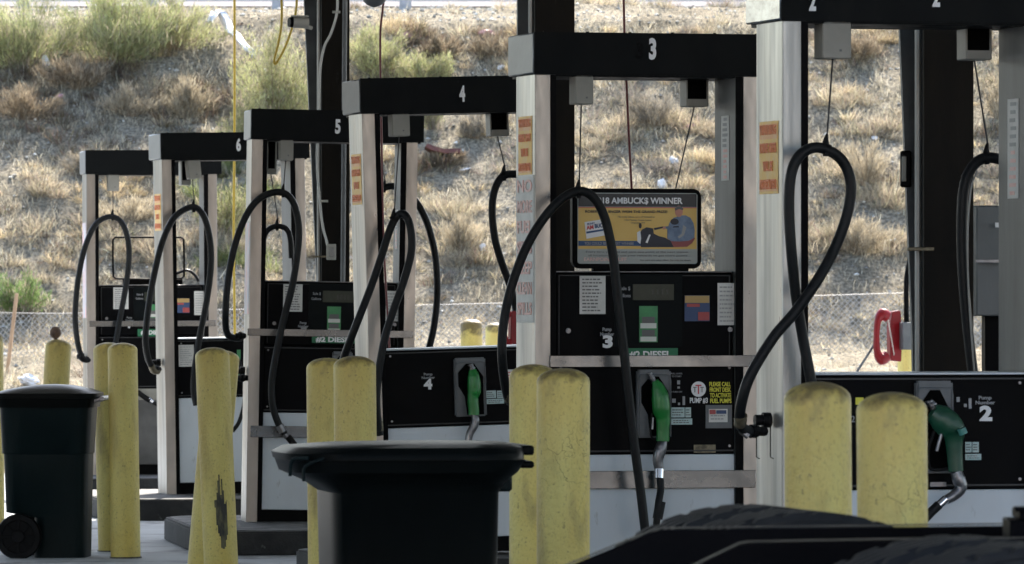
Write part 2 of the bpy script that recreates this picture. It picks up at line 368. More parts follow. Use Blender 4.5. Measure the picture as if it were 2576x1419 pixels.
def T(L, s, name, x, y, hpx, m, parent, v=-.002, sx=1., bold=.0, align='CENTER', width=None, spacing=1.):
    u, z = L.f(x, y, v); size = hpx/L.ppm/.70
    o = text_into(name, s, Matrix.Identity(4), size, MT[m], parent, 1., bold, align, spacing=spacing)
    xsb = [q.co.x for q in o.data.vertices]; wd = max(xsb)-min(xsb)
    if width: sx = (width/L.ppm)/wd
    o.data.transform(FM(u, v, z) @ Matrix.Diagonal((sx, 1, 1, 1))); return o
def TS(s, name, v, z, wid, h, m, parent, u):      # lettering on a left side face
    o = text_into(name, s, Matrix.Identity(4), .1, MT[m], parent, bold=.02)
    xsb = [q.co.x for q in o.data.vertices]; ysb = [q.co.y for q in o.data.vertices]
    o.data.transform(SM(u, v, z) @ Matrix.Diagonal((wid/(max(xsb)-min(xsb)), h/(max(ysb)-min(ysb)), 1, 1))); return o
def hose(L, name, pts, rpx, parent, m='hose_rubber', res=8): 
    mb = MB(); mb.tube(L.path(pts), [rpx*.95/L.ppm]*len(pts), 12, True, res); return mb.build(name, MT[m], parent)
def clamp(L, x, y, v, s, parent, top):
    """sleeve round the hose with a peaked bridle to which the cable runs"""
    mb = MB(); c = L.p(x, y, v); k = s/L.ppm
    mb.tube([c+Vector((-.55*k, 0, -.1*k)), c+Vector((0, 0, .08*k)), c+Vector((.55*k, 0, -.1*k))], [.62*k, .72*k, .62*k], 10, True, 2)
    mb.tube([c+Vector((-.1*k, 0, .2*k)), c+Vector((0, 0, 1.3*k)), c+Vector((.15*k, 0, 2.0*k))], [.6*k, .34*k, .16*k], 8)
    mb.box(c.x-.3*k, c.x+.3*k, c.y-.6*k, c.y+.6*k, c.z-.95*k, c.z-.45*k, .1*k)
    o = mb.build('hose_clamp', MT['clamp_black'], parent)
    mb = MB(); mb.tube([c+Vector((.15*k, 0, 1.9*k)), top], .0035, 5); mb.build('lift_cable', MT['cable'], parent); return o
def retractor(L, x0, x1, yb, v, dep, parent, openf=False, tilt=0):
    u0, zb = L.f(x0, yb, v); u1, _ = L.f(x1, yb, v); zt = 2.412; root = None
    mb = MB(); M = None
    if tilt: M = Matrix.Translation(((u0+u1)/2, 0, zt)) @ Matrix.Rotation(tilt, 4, 'Y') @ Matrix.Translation((-(u0+u1)/2, 0, -zt)); zt -= .004
    mb.box(u0, u1, v, v+dep, zb, zt, .004, M)
    if openf:
        mb.mi = 1; mb.box(u0+.006, u1-.012, v-.003, v+.002, zb+.035, zt-.002, 0, M)
    else:
        mb.mi = 2; c = Vector((u0+(u1-u0)*.62, v-.003, zb+.03)); mb.box(c.x-.004, c.x+.004, v-.003, v+.001, c.z-.004, c.z+.004, 0, M)
    o = mb.build('hose_retractor', [MT['beige_box'], MT['deep_black'], MT['print_dark']], parent, False)
    return Vector(((u0+u1)/2, v+dep/2, zb))
def nozzle_boot(L, parent, x0, y0, x1, y1, v=-.01):
    """grey plastic boot plate with an angled black opening"""
    u0, z1 = L.f(x0, y0, v); u1, z0 = L.f(x1, y1, v); w_, h_ = u1-u0, z1-z0
    mb = MB(); mb.box(u0, u1, v-.03, v+.01, z0, z1, .008, None, 2)
    o = mb.build('nozzle_boot', MT['grey_plastic'], parent)
    def P(a, b): return (u0+a*w_, z1-b*h_)
    mb = MB(); mb.prism([P(.10, .25), P(.36, .10), P(.62, .10), P(.90, .32), P(.90, .97), P(.36, .97), P(.30, .66), P(.10, .48)], v-.034, v-.028)
    mb.build('opening', MT['deep_black'], o, False)
    mb = MB(); fr = [P(.02, .16), P(.05, .08), P(.95, .08), P(.97, .16), P(.97, .98)]
    mb.tube([Vector((a, v-.033, b)) for a, b in fr], .004, 5); mb.build('rim', MT['grey_plastic'], o); return o
def nozzle(L, parent, spout, body, elbow, grip='green_grip', v=-.07, flat=.8):
    root = None
    mb = MB(); mb.tube([L.p(x, y, v) for x, y, r in body], [r/L.ppm for x, y, r in body], 12, True, 4, flat)
    o = mb.build('nozzle', MT[grip], parent)
    mb = MB(); mb.tube([L.p(x, y, v+.02) for x, y, r in spout], [r/L.ppm for x, y, r in spout], 8, True)
    for x, y, r in spout: 
        p = L.p(x, y, v+.02); k = r/L.ppm; mb.tube([p+Vector((0, 0, -.2*k)), p+Vector((-.1*k, 0, .2*k))], k*1.25, 8)
    mb.build('spout', MT['steel'], o)
    mb = MB(); mb.tube([L.p(x, y, v) for x, y, r in elbow], [r/L.ppm for x, y, r in elbow], 10, True, 3)
    mb.build('swivel', MT['steel'], o); return o
W = 1.10
LBL = {2: 'pump with the 2 on its header at the right of the photo, no upper cabinet', 3: 'pump under the black header marked 3, prize poster on its cabinet',
       4: 'pump under the header marked 4 without an upper cabinet, green nozzle in its boot', 5: 'pump under the header marked 5 with a green fuel label and silver bands',
       6: 'pump under the header marked 6, white lower panel behind the crossing bollards', 7: 'farthest pump, marked 7, with an empty black sign frame on top'}
P, LL = {}, {}
for k in (2, 3, 4, 5, 6, 7):
    L = LL[k] = Loc(k); master = k in (3, 5, 7)
    r = P[k] = new('fuel_pump', L.loc, L.rot); tag(r, LBL[k], 'fuel pump', 'fuel pumps standing one behind the other on their islands')
    # header
    mb = MB(); mb.box(0, W, 0, .44, 2.414, 2.598, .006)
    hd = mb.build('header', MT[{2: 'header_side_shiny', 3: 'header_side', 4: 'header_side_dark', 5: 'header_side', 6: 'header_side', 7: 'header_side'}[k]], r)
    mb = MB(); mb.box(.004, W-.002, -.006, .001, 2.410, 2.602); mb.box(.02, W-.02, .01, .43, 2.402, 2.415)
    for i in range(6): mb.box(.05+i*.2, .062+i*.2, .0, .012, 2.598, 2.606)
    mb.build('fascia', MT['black_fascia'], hd, False)
    # columns
    for side, (a0, a1, b0, b1) in {'l': (.01, .08, .08, .108), 'r': (.99, 1.06, .955, .99)}.items():
        lo, hi = min(a0, b0), max(a1, b1)
        mb = MB(); mb.box(lo, hi, .006, .33, 0, 2.412, .003)
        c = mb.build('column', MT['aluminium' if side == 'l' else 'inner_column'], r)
        mb = MB(); mb.box(a0, a1, -.004, .006, 0, 2.409, .0015); mb.build('cladding', MT['aluminium_warm_lit' if k != 2 else 'aluminium'], c)
        mb = MB(); mb.box(b0, b1, -.001, .0062, 0, 2.409); mb.build('edge_trim', MT['black_trim'], c, False)
    # cabinet
    zt = 1.5175 if master else 1.115
    mb = MB(); mb.box(.1085, .9545, .02, .40, .693, 1.115, .006); lc = mb.build('lower_cabinet', MT['black_panel'], r)
    mb = MB(); mb.box(.112, .952, .012, .0195, .706, .712); mb.box(.112, .952, .012, .0195, 1.098, 1.104); mb.build('panel_seam', MT['seam_grey'], lc, False)
    for (u_, z_) in ((.135, 1.085), (.93, 1.085), (.135, .73), (.93, .73)): mb = MB(); mb.tube([(u_, .021, z_), (u_, .014, z_)], .006, 8); mb.build('screw', MT['steel'], lc)
    mb = MB(); mb.box(.1085, .9545, .015, .39, .082, .6925, .004); mb.build('white_panel', MT['white_panel' if k != 7 else 'dark_grey_panel'], r)
    mb = MB(); mb.box(.09, .97, .03, .38, .0, .0815); mb.build('plinth', MT['black_trim'], r, False)
    if k == 7: mb = MB(); mb.box(.1085, .9545, .008, .0145, .60, .69); mb.build('trim_strip', MT['beige_box'], r, False)
    if master:
        mb = MB(); mb.box(.113, .950, .03, .40, 1.1155, 1.5175, .008); uc = mb.build('upper_cabinet', MT['black_panel'], r)
        mb = MB(); mb.box(.113, .950, .03, .40, 1.5178, 1.524, .002); mb.build('top_edge', MT['steel'], uc)
        mb = MB(); mb.box(.128, .131, .0285, .0305, 1.13, 1.505); mb.box(.932, .935, .0285, .0305, 1.13, 1.505); mb.box(.131, .932, .0285, .0305, 1.502, 1.505); mb.build('panel_seam', MT['seam_grey'], uc, False)
    else:
        mb = MB(); mb.box(.1085, .9545, .012, .405, 1.1155, 1.124, .002); mb.build('top_edge', MT['white_panel'], lc)
    mb = MB()
    mb.tube([(.0, .12, .95), (-.03, .12, .95)], .028, 10); mb.tube([(-.03, .12, .95), (-.06, .12, .95)], .02, 10)
    mb.build('hose_outlet', MT['clamp_black'], r)
# --- upper heads (photo positions measured on pump 3, same cabinet on 5 and 7)
def head_details(k):
    r, L, K = P[k], LL[k], LL[3]
    def map3(x, y, v=.03):        # position on pump 3's face -> same place in the photo rows of pump k
        u, z = K.f(x, y, v); q = L.M @ Vector((u, v, z)); return CX+q.x/q.y*F, HY-(q.z-EYE)/q.y*F
    v = .0295; q = K.ppm/L.ppm
    def st(name, x0, y0, x1, y1, m, vv=v, rows=0, pm='print_grey'):
        a, b = map3(x0, y0), map3(x1, y1); return sticker(L, name, r, *a, *b, m, vv, rows, pm)
    st('display_panel', 1545, 690, 1716, 872, 'display_grey', v)
    lc = st('lcd', 1592, 715, 1695, 755, 'lcd', v-.003)
    for i in range(4):
        a = map3(1640+i*12, 728); sticker(L, 'digit', lc, a[0], a[1], a[0]+5, a[1]+13, 'lcd_digit', v-.006)
    def tx(s, x, y, h, m, wd, bold=0., vv=v-.003, al='CENTER', name='lettering'):
        a = map3(x, y); return T(L, s, name, a[0], a[1], h/q, m, r, vv, 1, bold, al, wd/q)
    tx('Sale $', 1572, 726, 9, 'print_dim', 28, .01); tx('Gallons', 1570, 744, 9, 'print_dim', 34, .01)
    kp = st('keypad', 1608, 770, 1654, 861, 'keypad_green', v-.004)
    a, b = map3(1615, 797), map3(1647, 813); sticker(L, 'display', kp, *a, *b, 'print_dark', v-.0075)
    a, b = map3(1611, 813), map3(1651, 826); sticker(L, 'card_slot', kp, *a, *b, 'keypad_white', v-.0075)
    a, b = map3(1615, 830), map3(1647, 846); sticker(L, 'display', kp, *a, *b, 'print_dark', v-.0075)
    a, b = map3(1611, 847), map3(1651, 859); sticker(L, 'card_slot', kp, *a, *b, 'keypad_white', v-.0075)
    st('notice', 1458, 694, 1523, 790, 'paper', v-.001, 10, 'print_dark')
    st('notice', 1805, 712, 1856, 818, 'paper', v-.001, 9, 'print_grey')
    o = st('promo_sticker', 1722, 743, 1785, 808, 'sticker_blue', v-.001)
    for (x0, y0, x1, y1, m) in ((1723, 744, 1784, 762, 'sticker_gold'), (1756, 785, 1784, 806, 'sticker_red'), (1728, 764, 1760, 772, 'sticker_red')):
        a, b = map3(x0, y0), map3(x1, y1); sticker(L, 'print', o, *a, *b, m, v-.0035)
    for (x, y) in ((1429, 832), (1836, 829)):
        a = L.p(*map3(x, y), v); mb = MB(); mb.tube([a, a+Vector((0, -.008, 0))], .0115, 14); mb.tube([a+Vector((0, -.008, 0)), a+Vector((0, -.011, 0))], .006, 8); mb.build('lock', MT['steel'], r)
    tx('Pump\nNumber', 1527, 835, 9, 'print_dim', 36, .02)
    tx(str(k), 1529, 861, 29, 'print_white' if k != 5 else 'print_dim', 26 if k == 3 else 24, .05)
    return map3
for k in (3, 5, 7): head_details(k)
def band(k, zc, h, u0=.0, u1=1.045, m='bright_band'):
    mb = MB(); mb.box(u0, u1, -.016, -.005, zc-h/2, zc+h/2, .002); return mb.build('steel_band', MT[m], P[k])
band(3, 1.116, .053, .075, 1.05); band(3, .580, .080, .1); band(5, 1.197, .045, .0); band(5, .573, .072, .03, 1.02); band(7, 1.212, .046, .03)
sticker(LL[3], 'fuel_label', P[3], 1575, 876, 1705, 905, 'label_green', .028); T(LL[3], '#2 DIESEL', 'lettering', 1636, 893, 17, 'print_white', P[3], .024, 1, .03, width=110)
sticker(LL[5], 'fuel_label', P[5], 785, 842, 905, 864, 'label_green', .0); T(LL[5], '#2 DIESEL', 'lettering', 842, 855, 12, 'print_white', P[5], -.004, 1, .04, width=96)
sticker(LL[7], 'fuel_label', P[7], 346, 828, 420, 846, 'label_green', .0); T(LL[7], '#2 DIESEL', 'lettering', 385, 837, 10, 'print_white', P[7], -.004, 1, .03, width=62)
# header digits
for k, x, y, h, wd in ((2, 2044, 6, 44, 18), (2, 2355, -4, 44, 20), (3, 1642, 126, 49, 19), (4, 1163, 238, 37, 15), (5, 850, 320, 33, 14), (6, 600, 366, 29, 12)):
    T(LL[k], str(k), 'number', x, y, h, 'print_white', P[k], -.009, 1, .045, width=wd)
T(LL[3], '3', 'number_ghost', 1610, 130, 40, 'black_panel', P[3], -.0075, 1, .02, width=18)
# retractors: (pump, x0, x1, y_bottom, rear?)
top = {}
for k, x0, x1, yb, rear, tilt in ((2, 2070, 2142, 147, 0, 0), (2, 2430, 2496, 150, 1, 0), (3, 1448, 1493, 262, 0, 0), (3, 1727, 1783, 268, 1, 0), (4, 988, 1032, 343, 0, 0), (4, 1234, 1281, 343, 1, 0),
                            (5, 704, 738, 403, 0, 0), (5, 672, 696, 438, 1, 0), (6, 472, 504, 450, 0, -.09), (6, 457, 481, 466, 1, 0), (7, 272, 300, 480, 0, 0)):
    top[k, rear] = retractor(LL[k], x0, x1, yb, .30 if rear else .01, .11, P[k], bool(rear), tilt)
# hoses -------------------------------------------------------------
f = -.16
hose(LL[2], 'hose', [(1905,1083,.02),(1880,1084,-.02),(1862,1065,-.1),(1866,1010,f),(1890,940,f-.02),(1945,850,f-.02),(2000,785,f-.02),(2050,715,f-.02),(2095,635,f),(2125,560,f),(2140,490,f),(2136,440,f),(2115,400,f),(2080,377,f),(2045,372,f),(2010,393,f),(1990,440,f),(1985,520,f),(1990,620,f),(2002,740,f+.03),(2018,840,f+.05),(2035,930,f+.05),(2055,1040,f+.05)], 14.5, P[2])
clamp(LL[2], 2078, 375, f, 19, P[2], top[2,0])
hose(LL[2], 'hose', [(2600,440,.5),(2560,418,.5),(2520,402,.5),(2480,397,.5),(2450,415,.5),(2428,460,.5),(2420,540,.5),(2421,660,.5),(2432,800,.5),(2450,960,.5)], 15, P[2])
hose(LL[2], 'whip_wire', [(2458,430,.46),(2442,480,.46),(2434,600,.46),(2438,760,.46),(2452,950,.46)], 2.6, P[2], 'conduit')
clamp(LL[2], 2482, 396, .5, 19, P[2], top[2,1])
hose(LL[3], 'hose', [(1300,1015,.05),(1282,1008,0),(1272,975,-.08),(1263,900,f),(1266,820,f),(1284,730,f),(1318,635,f),(1360,560,f),(1408,505,f),(1455,481,f),(1492,496,f),(1520,545,f),(1540,630,f),(1552,730,f),(1566,850,f),(1580,980,f),(1596,1120,f),(1612,1240,f),(1624,1345,f)], 12.3, P[3])
clamp(LL[3], 1455, 484, f, 16, P[3], top[3,0])
mb = MB(); mb.tube([top[3,1], LL[3].p(1700, 474, .55)], .0035, 5); mb.build('lift_cable', MT['cable'], P[3])
hose(LL[4], 'hose', [(860,915,.0),(872,880,-.1),(895,820,f),(930,730,f),(958,650,f),(982,575,f),(1000,543,f),(1018,540,f-.03),(1032,570,f-.05),(1035,630,f-.06),(1018,700,f-.06),(990,780,f-.05),(966,860,f-.04),(951,950,f-.04),(947,1020,f-.04),(955,1095,f-.02)], 10.5, P[4])
clamp(LL[4], 991, 552, f, 14, P[4], top[4,0])
hose(LL[4], 'hose', [(1340,470,.5),(1318,446,.5),(1290,438,.5),(1262,446,.5),(1244,480,.5),(1238,530,.5),(1245,600,.5),(1262,660,.5),(1282,715,.5),(1300,780,.5)], 10.5, P[4])
clamp(LL[4], 1268, 442, .5, 14, P[4], top[4,1])
hose(LL[5], 'hose', [(607,850,.05),(590,850,0),(572,840,-.06),(567,800,f),(573,710,f),(590,620,f),(618,545,f),(650,502,f),(690,484,f),(722,490,f),(742,520,f),(752,575,f),(748,640,f),(735,720,f),(712,810,f),(695,890,f),(684,960,f),(686,1020,f),(700,1065,f),(716,1092,f)], 9.3, P[5])
hose(LL[5], 'swivel', [(712,1086,f),(722,1100,f)], 8, P[5], 'steel', 1); hose(LL[5], 'swivel', [(724,1098,f),(741,1120,f)], 9, P[5], 'clamp_black', 1)
clamp(LL[5], 712, 486, f, 11.5, P[5], top[5,0])
hose(LL[5], 'hose', [(663,640,.5),(664,600,.5),(675,578,.5),(697,569,.5),(720,576,.5),(730,600,.5),(733,650,.5)], 7.5, P[5]); clamp(LL[5], 697, 570, .5, 11, P[5], top[5,1])
hose(LL[5], 'hose', [(930,560,.5),(935,500,.5),(965,473,.5),(1000,471,.5),(1040,500,.5),(1068,545,.5),(1086,600,.5),(1097,660,.5),(1100,740,.5),(1092,820,.5),(1076,890,.5)], 9.5, P[5])
clamp(LL[5], 967, 474, .5, 11, P[5], LL[5].p(960, 410, .35))
hose(LL[6], 'hose', [(398,930,.04),(385,925,-.02),(372,900,-.1),(366,850,f),(374,770,f),(388,690,f),(408,610,f),(435,552,f),(465,527,f),(492,522,f),(513,545,f),(526,590,f),(531,640,f),(528,700,f),(516,780,f),(502,850,f),(490,930,f),(487,980,f),(494,1020,f)], 8.6, P[6])
hose(LL[6], 'hose_end', [(380,918,-.06),(386,932,-.02),(397,934,.02)], 9, P[6], 'dull_metal', 3)
clamp(LL[6], 487, 524, f, 11, P[6], top[6,0])
hose(LL[7], 'hose', [(225,905,.03),(210,903,-.02),(198,875,-.08),(190,820,f),(190,770,f),(197,700,f),(213,625,f),(238,568,f),(268,547,f),(295,550,f),(314,575,f),(324,620,f),(323,670,f),(315,730,f),(302,800,f),(290,870,f)], 7.6, P[7])
hose(LL[7], 'hose_end', [(200,895,-.08),(210,905,-.03),(226,906,.02)], 7.5, P[7], 'clamp_black', 3)
clamp(LL[7], 283, 546, f, 9.5, P[7], top[7,0])
# hose fittings on left columns
def fitting(k, x0, x1, y, r):
    L = LL[k]; mb = MB(); a, b = L.p(x0, y, -.02), L.p(x1, y, .03); mb.tube([a, a.lerp(b, .35), a.lerp(b, .36), a.lerp(b, .6), a.lerp(b, .61), b], [r/L.ppm*.8, r/L.ppm*.8, r/L.ppm*1.15, r/L.ppm*1.15, r/L.ppm*.8, r/L.ppm*.8], 8); mb.build('fitting', MT['clamp_black'], P[k])
fitting(2, 1866, 1925, 1085, 15); fitting(6, 384, 402, 929, 8); fitting(5, 595, 615, 845, 9); fitting(5, 596, 622, 951, 9); fitting(7, 208, 228, 904, 7)
mb = MB(); L = LL[2]; a = L.p(1878, 1060, -.05)
mb.tube([L.p(1852,1050,-.05), L.p(1866,1085,-.05), L.p(1882,1098,-.05)], .012, 6); mb.build('hose_collar', MT['steel'], P[2])
# column brackets (bent wire hooks) on pump 2
mb = MB()
for x in (1903, 1938): mb.tube([L.p(x,1047,-.012), L.p(x,1150,-.012), L.p(x+8,1154,-.012)], .0022, 5)
mb.build('wire_hook', MT['black_trim'], P[2])
hose(LL[2], 'crimp', [(1864,1045,-.13),(1862,1068,-.1)], 17, P[2], 'dull_metal', 1)
hose(LL[4], 'crimp', [(952,1060,-.18),(954,1085,-.18)], 12, P[4], 'dull_metal', 1)
hose(LL[5], 'crimp', [(703,1070,f),(712,1087,f)], 11, P[5], 'steel', 1)
hose(LL[3], 'crimp', [(1276,985,-.06),(1281,1004,-.02)], 14, P[3], 'dull_metal', 1)
# nozzles and boots
nozzle_boot(LL[3], P[3], 1600, 930, 1684, 1101, .01)
nozzle(LL[3], P[3], [(1634,940,6),(1640,951,7),(1647,962,7)], [(1648,958,8),(1655,975,17),(1661,1000,23),(1664,1030,24),(1668,1050,19),(1668,1080,17),(1667,1110,17)], [(1668,1108,11),(1664,1122,15),(1659,1138,16),(1655,1158,14),(1659,1184,12)])
hose(LL[3], 'nozzle_hose', [(1659,1190,-.08),(1662,1230,-.09),(1656,1270,-.1),(1651,1330,-.1),(1648,1420,-.1)], 10, P[3], res=5)
for y0, y1, rr in ((1180,1203,12.5),(1305,1334,13)): hose(LL[3], 'ferrule', [(1659 if y0 < 1300 else 1652,y0,-.082),(1658 if y0 < 1300 else 1650,y1,-.088)], rr, P[3], 'chrome', 1)
hose(LL[3], 'hose_sleeve', [(1662,1262,-.09),(1654,1305,-.095)], 14, P[3], res=1)
hose(LL[3], 'trigger_guard', [(1640,1040,-.06),(1636,1075,-.06),(1640,1102,-.06),(1662,1106,-.06)], 3, P[3], 'clamp_black', 3)
hose(LL[3], 'trigger', [(1643,1050,-.07),(1641,1080,-.07)], 3, P[3], 'steel', 1)
nozzle_boot(LL[4], P[4], 1140, 901, 1222, 1046, .01)
nozzle(LL[4], P[4], [(1184,918,6),(1188,927,7),(1190,934,7)], [(1188,930,9),(1191,945,15),(1193,965,17.5),(1193,985,17),(1190,1000,14),(1192,1030,14),(1192,1044,14)], [(1192,1042,8),(1196,1055,11),(1192,1072,11),(1182,1090,10),(1178,1110,9)])
nozzle_boot(LL[5], P[5], 836, 884, 885, 985, .01)
nozzle_boot(LL[2], P[2], 2300, 958, 2392, 1190, .01)
nozzle(LL[2], P[2], [(2338,1010,9),(2346,1018,10),(2352,1028,10)], [(2345,1036,22),(2365,1050,34),(2385,1068,36),(2398,1085,33),(2400,1110,24),(2402,1145,21),(2405,1186,20)], [(2405,1186,15),(2412,1206,18),(2418,1226,16),(2402,1245,14),(2380,1258,12)], 'teal_grip', -.09, .7)
hose(LL[2], 'nozzle_cap', [(2418,1078,-.14),(2424,1092,-.14)], 12, P[2], 'teal_light', 1)
hose(LL[2], 'trigger_guard', [(2350,1085,-.08),(2336,1130,-.08),(2336,1170,-.08),(2350,1182,-.08),(2396,1178,-.08)], 4.5, P[2], 'clamp_black', 3)
hose(LL[2], 'trigger', [(2368,1092,-.1),(2356,1135,-.1)], 5, P[2], 'steel', 2)
hose(LL[2], 'ferrule', [(2380,1255,-.1),(2355,1278,-.1)], 12, P[2], 'chrome', 1)
hose(LL[2], 'nozzle_hose', [(2362,1270,-.1),(2335,1296,-.1),(2300,1340,-.1),(2280,1420,-.1)], 13, P[2], res=4)
sticker(LL[2], 'cable_tray', P[2], 2340, 1213, 2380, 1224, 'steel', -.03)
hose(LL[7], 'nozzle', [(345,985,-.06),(362,998,-.07),(378,1008,-.08)], 7, P[7], 'clamp_black', 2); hose(LL[7], 'ferrule', [(374,1004,-.08),(384,1012,-.08)], 6, P[7], 'chrome', 1); hose(LL[7], 'nozzle_hose', [(384,1012,-.08),(410,1026,-.08),(440,1060,-.1)], 5, P[7])
hose(LL[6], 'nozzle_hose', [(600,905,-.1),(612,950,-.12),(615,1010,-.12),(602,1060,-.12),(585,1085,-.1)], 5.5, P[6])
# stickers on the cabinets
L = LL[3]; v = .019
mb = MB(); c = L.p(1757, 979, v); mb.tube([c, c+Vector((0, -.003, 0))], 19.5/L.ppm, 32); mb.build('logo_disc', MT['print_white'], P[3], False)
for dx, h, dy in ((-9, 14, 2), (0, 24, 2), (9, 14, 2)):
    T(L, 'T', 'logo_letter', 1757+dx, 979+dy-(0 if dx else 0), h, 'print_red' if dx == 0 else 'print_dark', P[3], v-.005, .8)
T(L, 'PUMP #3', 'lettering', 1758, 1008, 13, 'print_white', P[3], v-.002, 1, .02, width=47)
for i, s in enumerate(('PLEASE CALL', 'FRONT DESK', 'TO ACTIVATE', 'FUEL PUMPS')): T(L, s, 'lettering', 1811+i*.7, 967+i*14, 11, 'print_yellow', P[3], v-.002, 1, .02, width=56)
sticker(L, 'notice', P[3], 1687, 1025, 1722, 1050, 'sticker_teal', v, 3, 'print_dark'); sticker(L, 'notice', P[3], 1724, 1025, 1738, 1050, 'sticker_teal', v, 3, 'print_dark'); sticker(L, 'notice', P[3], 1688, 1053, 1741, 1068, 'sticker_teal', v, 2, 'print_dark')
o = sticker(L, 'card_sticker', P[3], 1775, 1019, 1841, 1077, 'grey_plastic', v, 0); sticker(L, 'card', o, 1783, 1029, 1830, 1062, 'paper', v-.003, 3); sticker(L, 'card_print', o, 1785, 1031, 1800, 1042, 'sticker_red', v-.0055); sticker(L, 'card_print', o, 1802, 1032, 1827, 1041, 'sticker_blue', v-.0055)
sticker(L, 'worn_patch', P[3], 1745, 1119, 1800, 1139, 'dull_metal', v)
for s, x, y, wd in (('PULL LEVER', 1702, 940, 30), ('TO START', 1702, 947, 26), ('TO TURN OFF', 1700, 986, 34)): T(L, s, 'lettering', x, y, 4, 'print_dim', P[3], v-.002, 1, 0, width=wd)
for x, y, w_, h_ in ((1707, 962, 7, 10), (1707, 975, 6, 5), (1695, 1008, 9, 10), (1708, 1016, 5, 6), (1720, 1008, 6, 22)): sticker(L, 'pictogram', P[3], x-w_/2, y-h_/2, x+w_/2, y+h_/2, 'print_dim', v)
L = LL[4]
T(L, 'Pump\nNumber', 'lettering', 1077, 946, 6.5, 'print_dim', P[4], v-.002, 1, .02, width=34); T(L, '4', 'lettering', 1077, 968, 24, 'print_white', P[4], v-.002, 1, .05, width=22)
sticker(L, 'notice', P[4], 1222, 983, 1248, 1001, 'sticker_teal', v, 3, 'print_dark'); sticker(L, 'notice', P[4], 1250, 983, 1268, 1001, 'sticker_teal', v, 3, 'print_dark'); sticker(L, 'notice', P[4], 1224, 1004, 1268, 1015, 'sticker_teal', v, 2, 'print_dark')
sticker(L, 'notice', P[4], 1274, 930, 1300, 965, 'paper', v, 4, 'print_red')
L = LL[2]
T(L, 'Pump\nNumber', 'lettering', 2478, 1007, 9, 'print_dim', P[2], v-.002, 1, .02, width=52); T(L, '2', 'lettering', 2480, 1042, 35, 'print_white', P[2], v-.002, 1, .05, width=34)
sticker(L, 'notice', P[2], 2428, 1112, 2444, 1138, 'sticker_teal', v, 3, 'print_dark'); sticker(L, 'notice', P[2], 2446, 1112, 2462, 1138, 'sticker_teal', v, 3, 'print_dark'); sticker(L, 'notice', P[2], 2428, 1142, 2468, 1157, 'sticker_teal', v, 2, 'print_dark')
for x, y, w_, h_ in ((2410, 1005, 8, 12), (2428, 1020, 7, 8), (2440, 1015, 7, 26)): sticker(L, 'pictogram', P[2], x-w_/2, y-h_/2, x+w_/2, y+h_/2, 'print_dim', v)
T(L, '2', 'lettering', 2146, 1055, 16, 'print_dim', P[2], v-.002, 1, .0, width=9)
sticker(L, 'number_plate', P[2], 2152, 1000, 2172, 1018, 'print_yellow', v)
L = LL[6]
sticker(L, 'notice', P[6], 449, 868, 488, 922, 'paper', v, 9); sticker(L, 'green_sticker', P[6], 596, 880, 606, 950, 'keypad_green', v)
# warning stickers on the outer side of the left columns
def warn(k, yt, yb, wfrac=.75):
    L = LL[k]; xs_ = {2: 1932, 3: 1323, 4: 897, 6: 396}[k]
    zt, zb = EYE-ZI-(yt-HY)/L.ppm, EYE-ZI-(yb-HY)/L.ppm; u = .0095; d0, d1 = .05, .285
    n_ = [('WARNING', 'sticker_orange'), ('DRIVE OFFS', 'sticker_yellow'), ('WILL BE', 'sticker_yellow'), ('PROSECUTED', 'sticker_orange')]; h = (zt-zb)/4
    o = new('tmp'); bpy.data.objects.remove(o)
    mb = MB(); mb.box(u-.0015, u, d0, d1, zb, zt); s = mb.build('warning_sticker', MT['sticker_yellow'], P[k], False)
    for z0_, z1_ in ((zt-h*.98, zt-.01), (zb+.01, zb+h*.75)):
        mb = MB(); mb.box(u-.003, u-.0012, d0+.005, d1-.005, z0_, z1_); mb.build('sticker_block', MT['sticker_orange'], s, False)
    for i, (t, _) in enumerate(n_): TS(t, 'lettering', (d0+d1)/2, zt-h*(i+.5), (d1-d0)*(.85 if i != 2 else .5), h*.55, 'print_orange_red', s, u-.005)
warn(2, 302, 486); warn(3, 290, 438); warn(4, 386, 514); warn(6, 487, 580)
L = LL[3]; zt, zb = EYE-ZI-(440-HY)/L.ppm, EYE-ZI-(812-HY)/L.ppm
mb = MB(); mb.box(.0075, .0095, .02, .32, zb, zt); s = mb.build('torn_sticker', MT['paper'], P[3], False)
for i in range(7):
    h = (zt-zb)/7.2; TS(('NO', 'MORE', 'FUEL', 'SPILLS', 'KEEP', 'CLEAN', 'SPILLS')[i], 'lettering', .17, zt-h*(i+.55), .25, h*.62, 'print_faded_red', s, .005)
for k, ya, yb in ((5, 560, 790), (7, 560, 800)):
    L = LL[k]; zt, zb = EYE-ZI-(ya-HY)/L.ppm, EYE-ZI-(yb-HY)/L.ppm; mb = MB(); mb.box(.0075, .0095, .03, .31, zb, zt); mb.build('faded_sticker', MT['sticker_pink'], P[k], False)
# notices inside the right columns (they face left)
for k, ya, yb in ((3, 285, 450), (2, 240, 495), (5, 520, 620)):
    L = LL[k]; zt, zb = EYE-ZI-(ya-HY)/L.ppm, EYE-ZI-(yb-HY)/L.ppm; u = .9545
    mb = MB(); mb.box(u-.002, u, .10, .22, zb, zt); mb.mi = 1; n_ = 12
    for i in range(n_):
        z = zt-(i+.6)*(zt-zb)/(n_+.3); mb.mi = 2 if i >= n_/2 else 1
        mb.box(u-.0035, u-.0015, .12+.02*random.random(), .20-.02*random.random(), z-.008, z+.006)
    mb.build('pillar_notice', [MT['paper'], MT['print_grey'], MT['print_faded_red']], P[k], False)
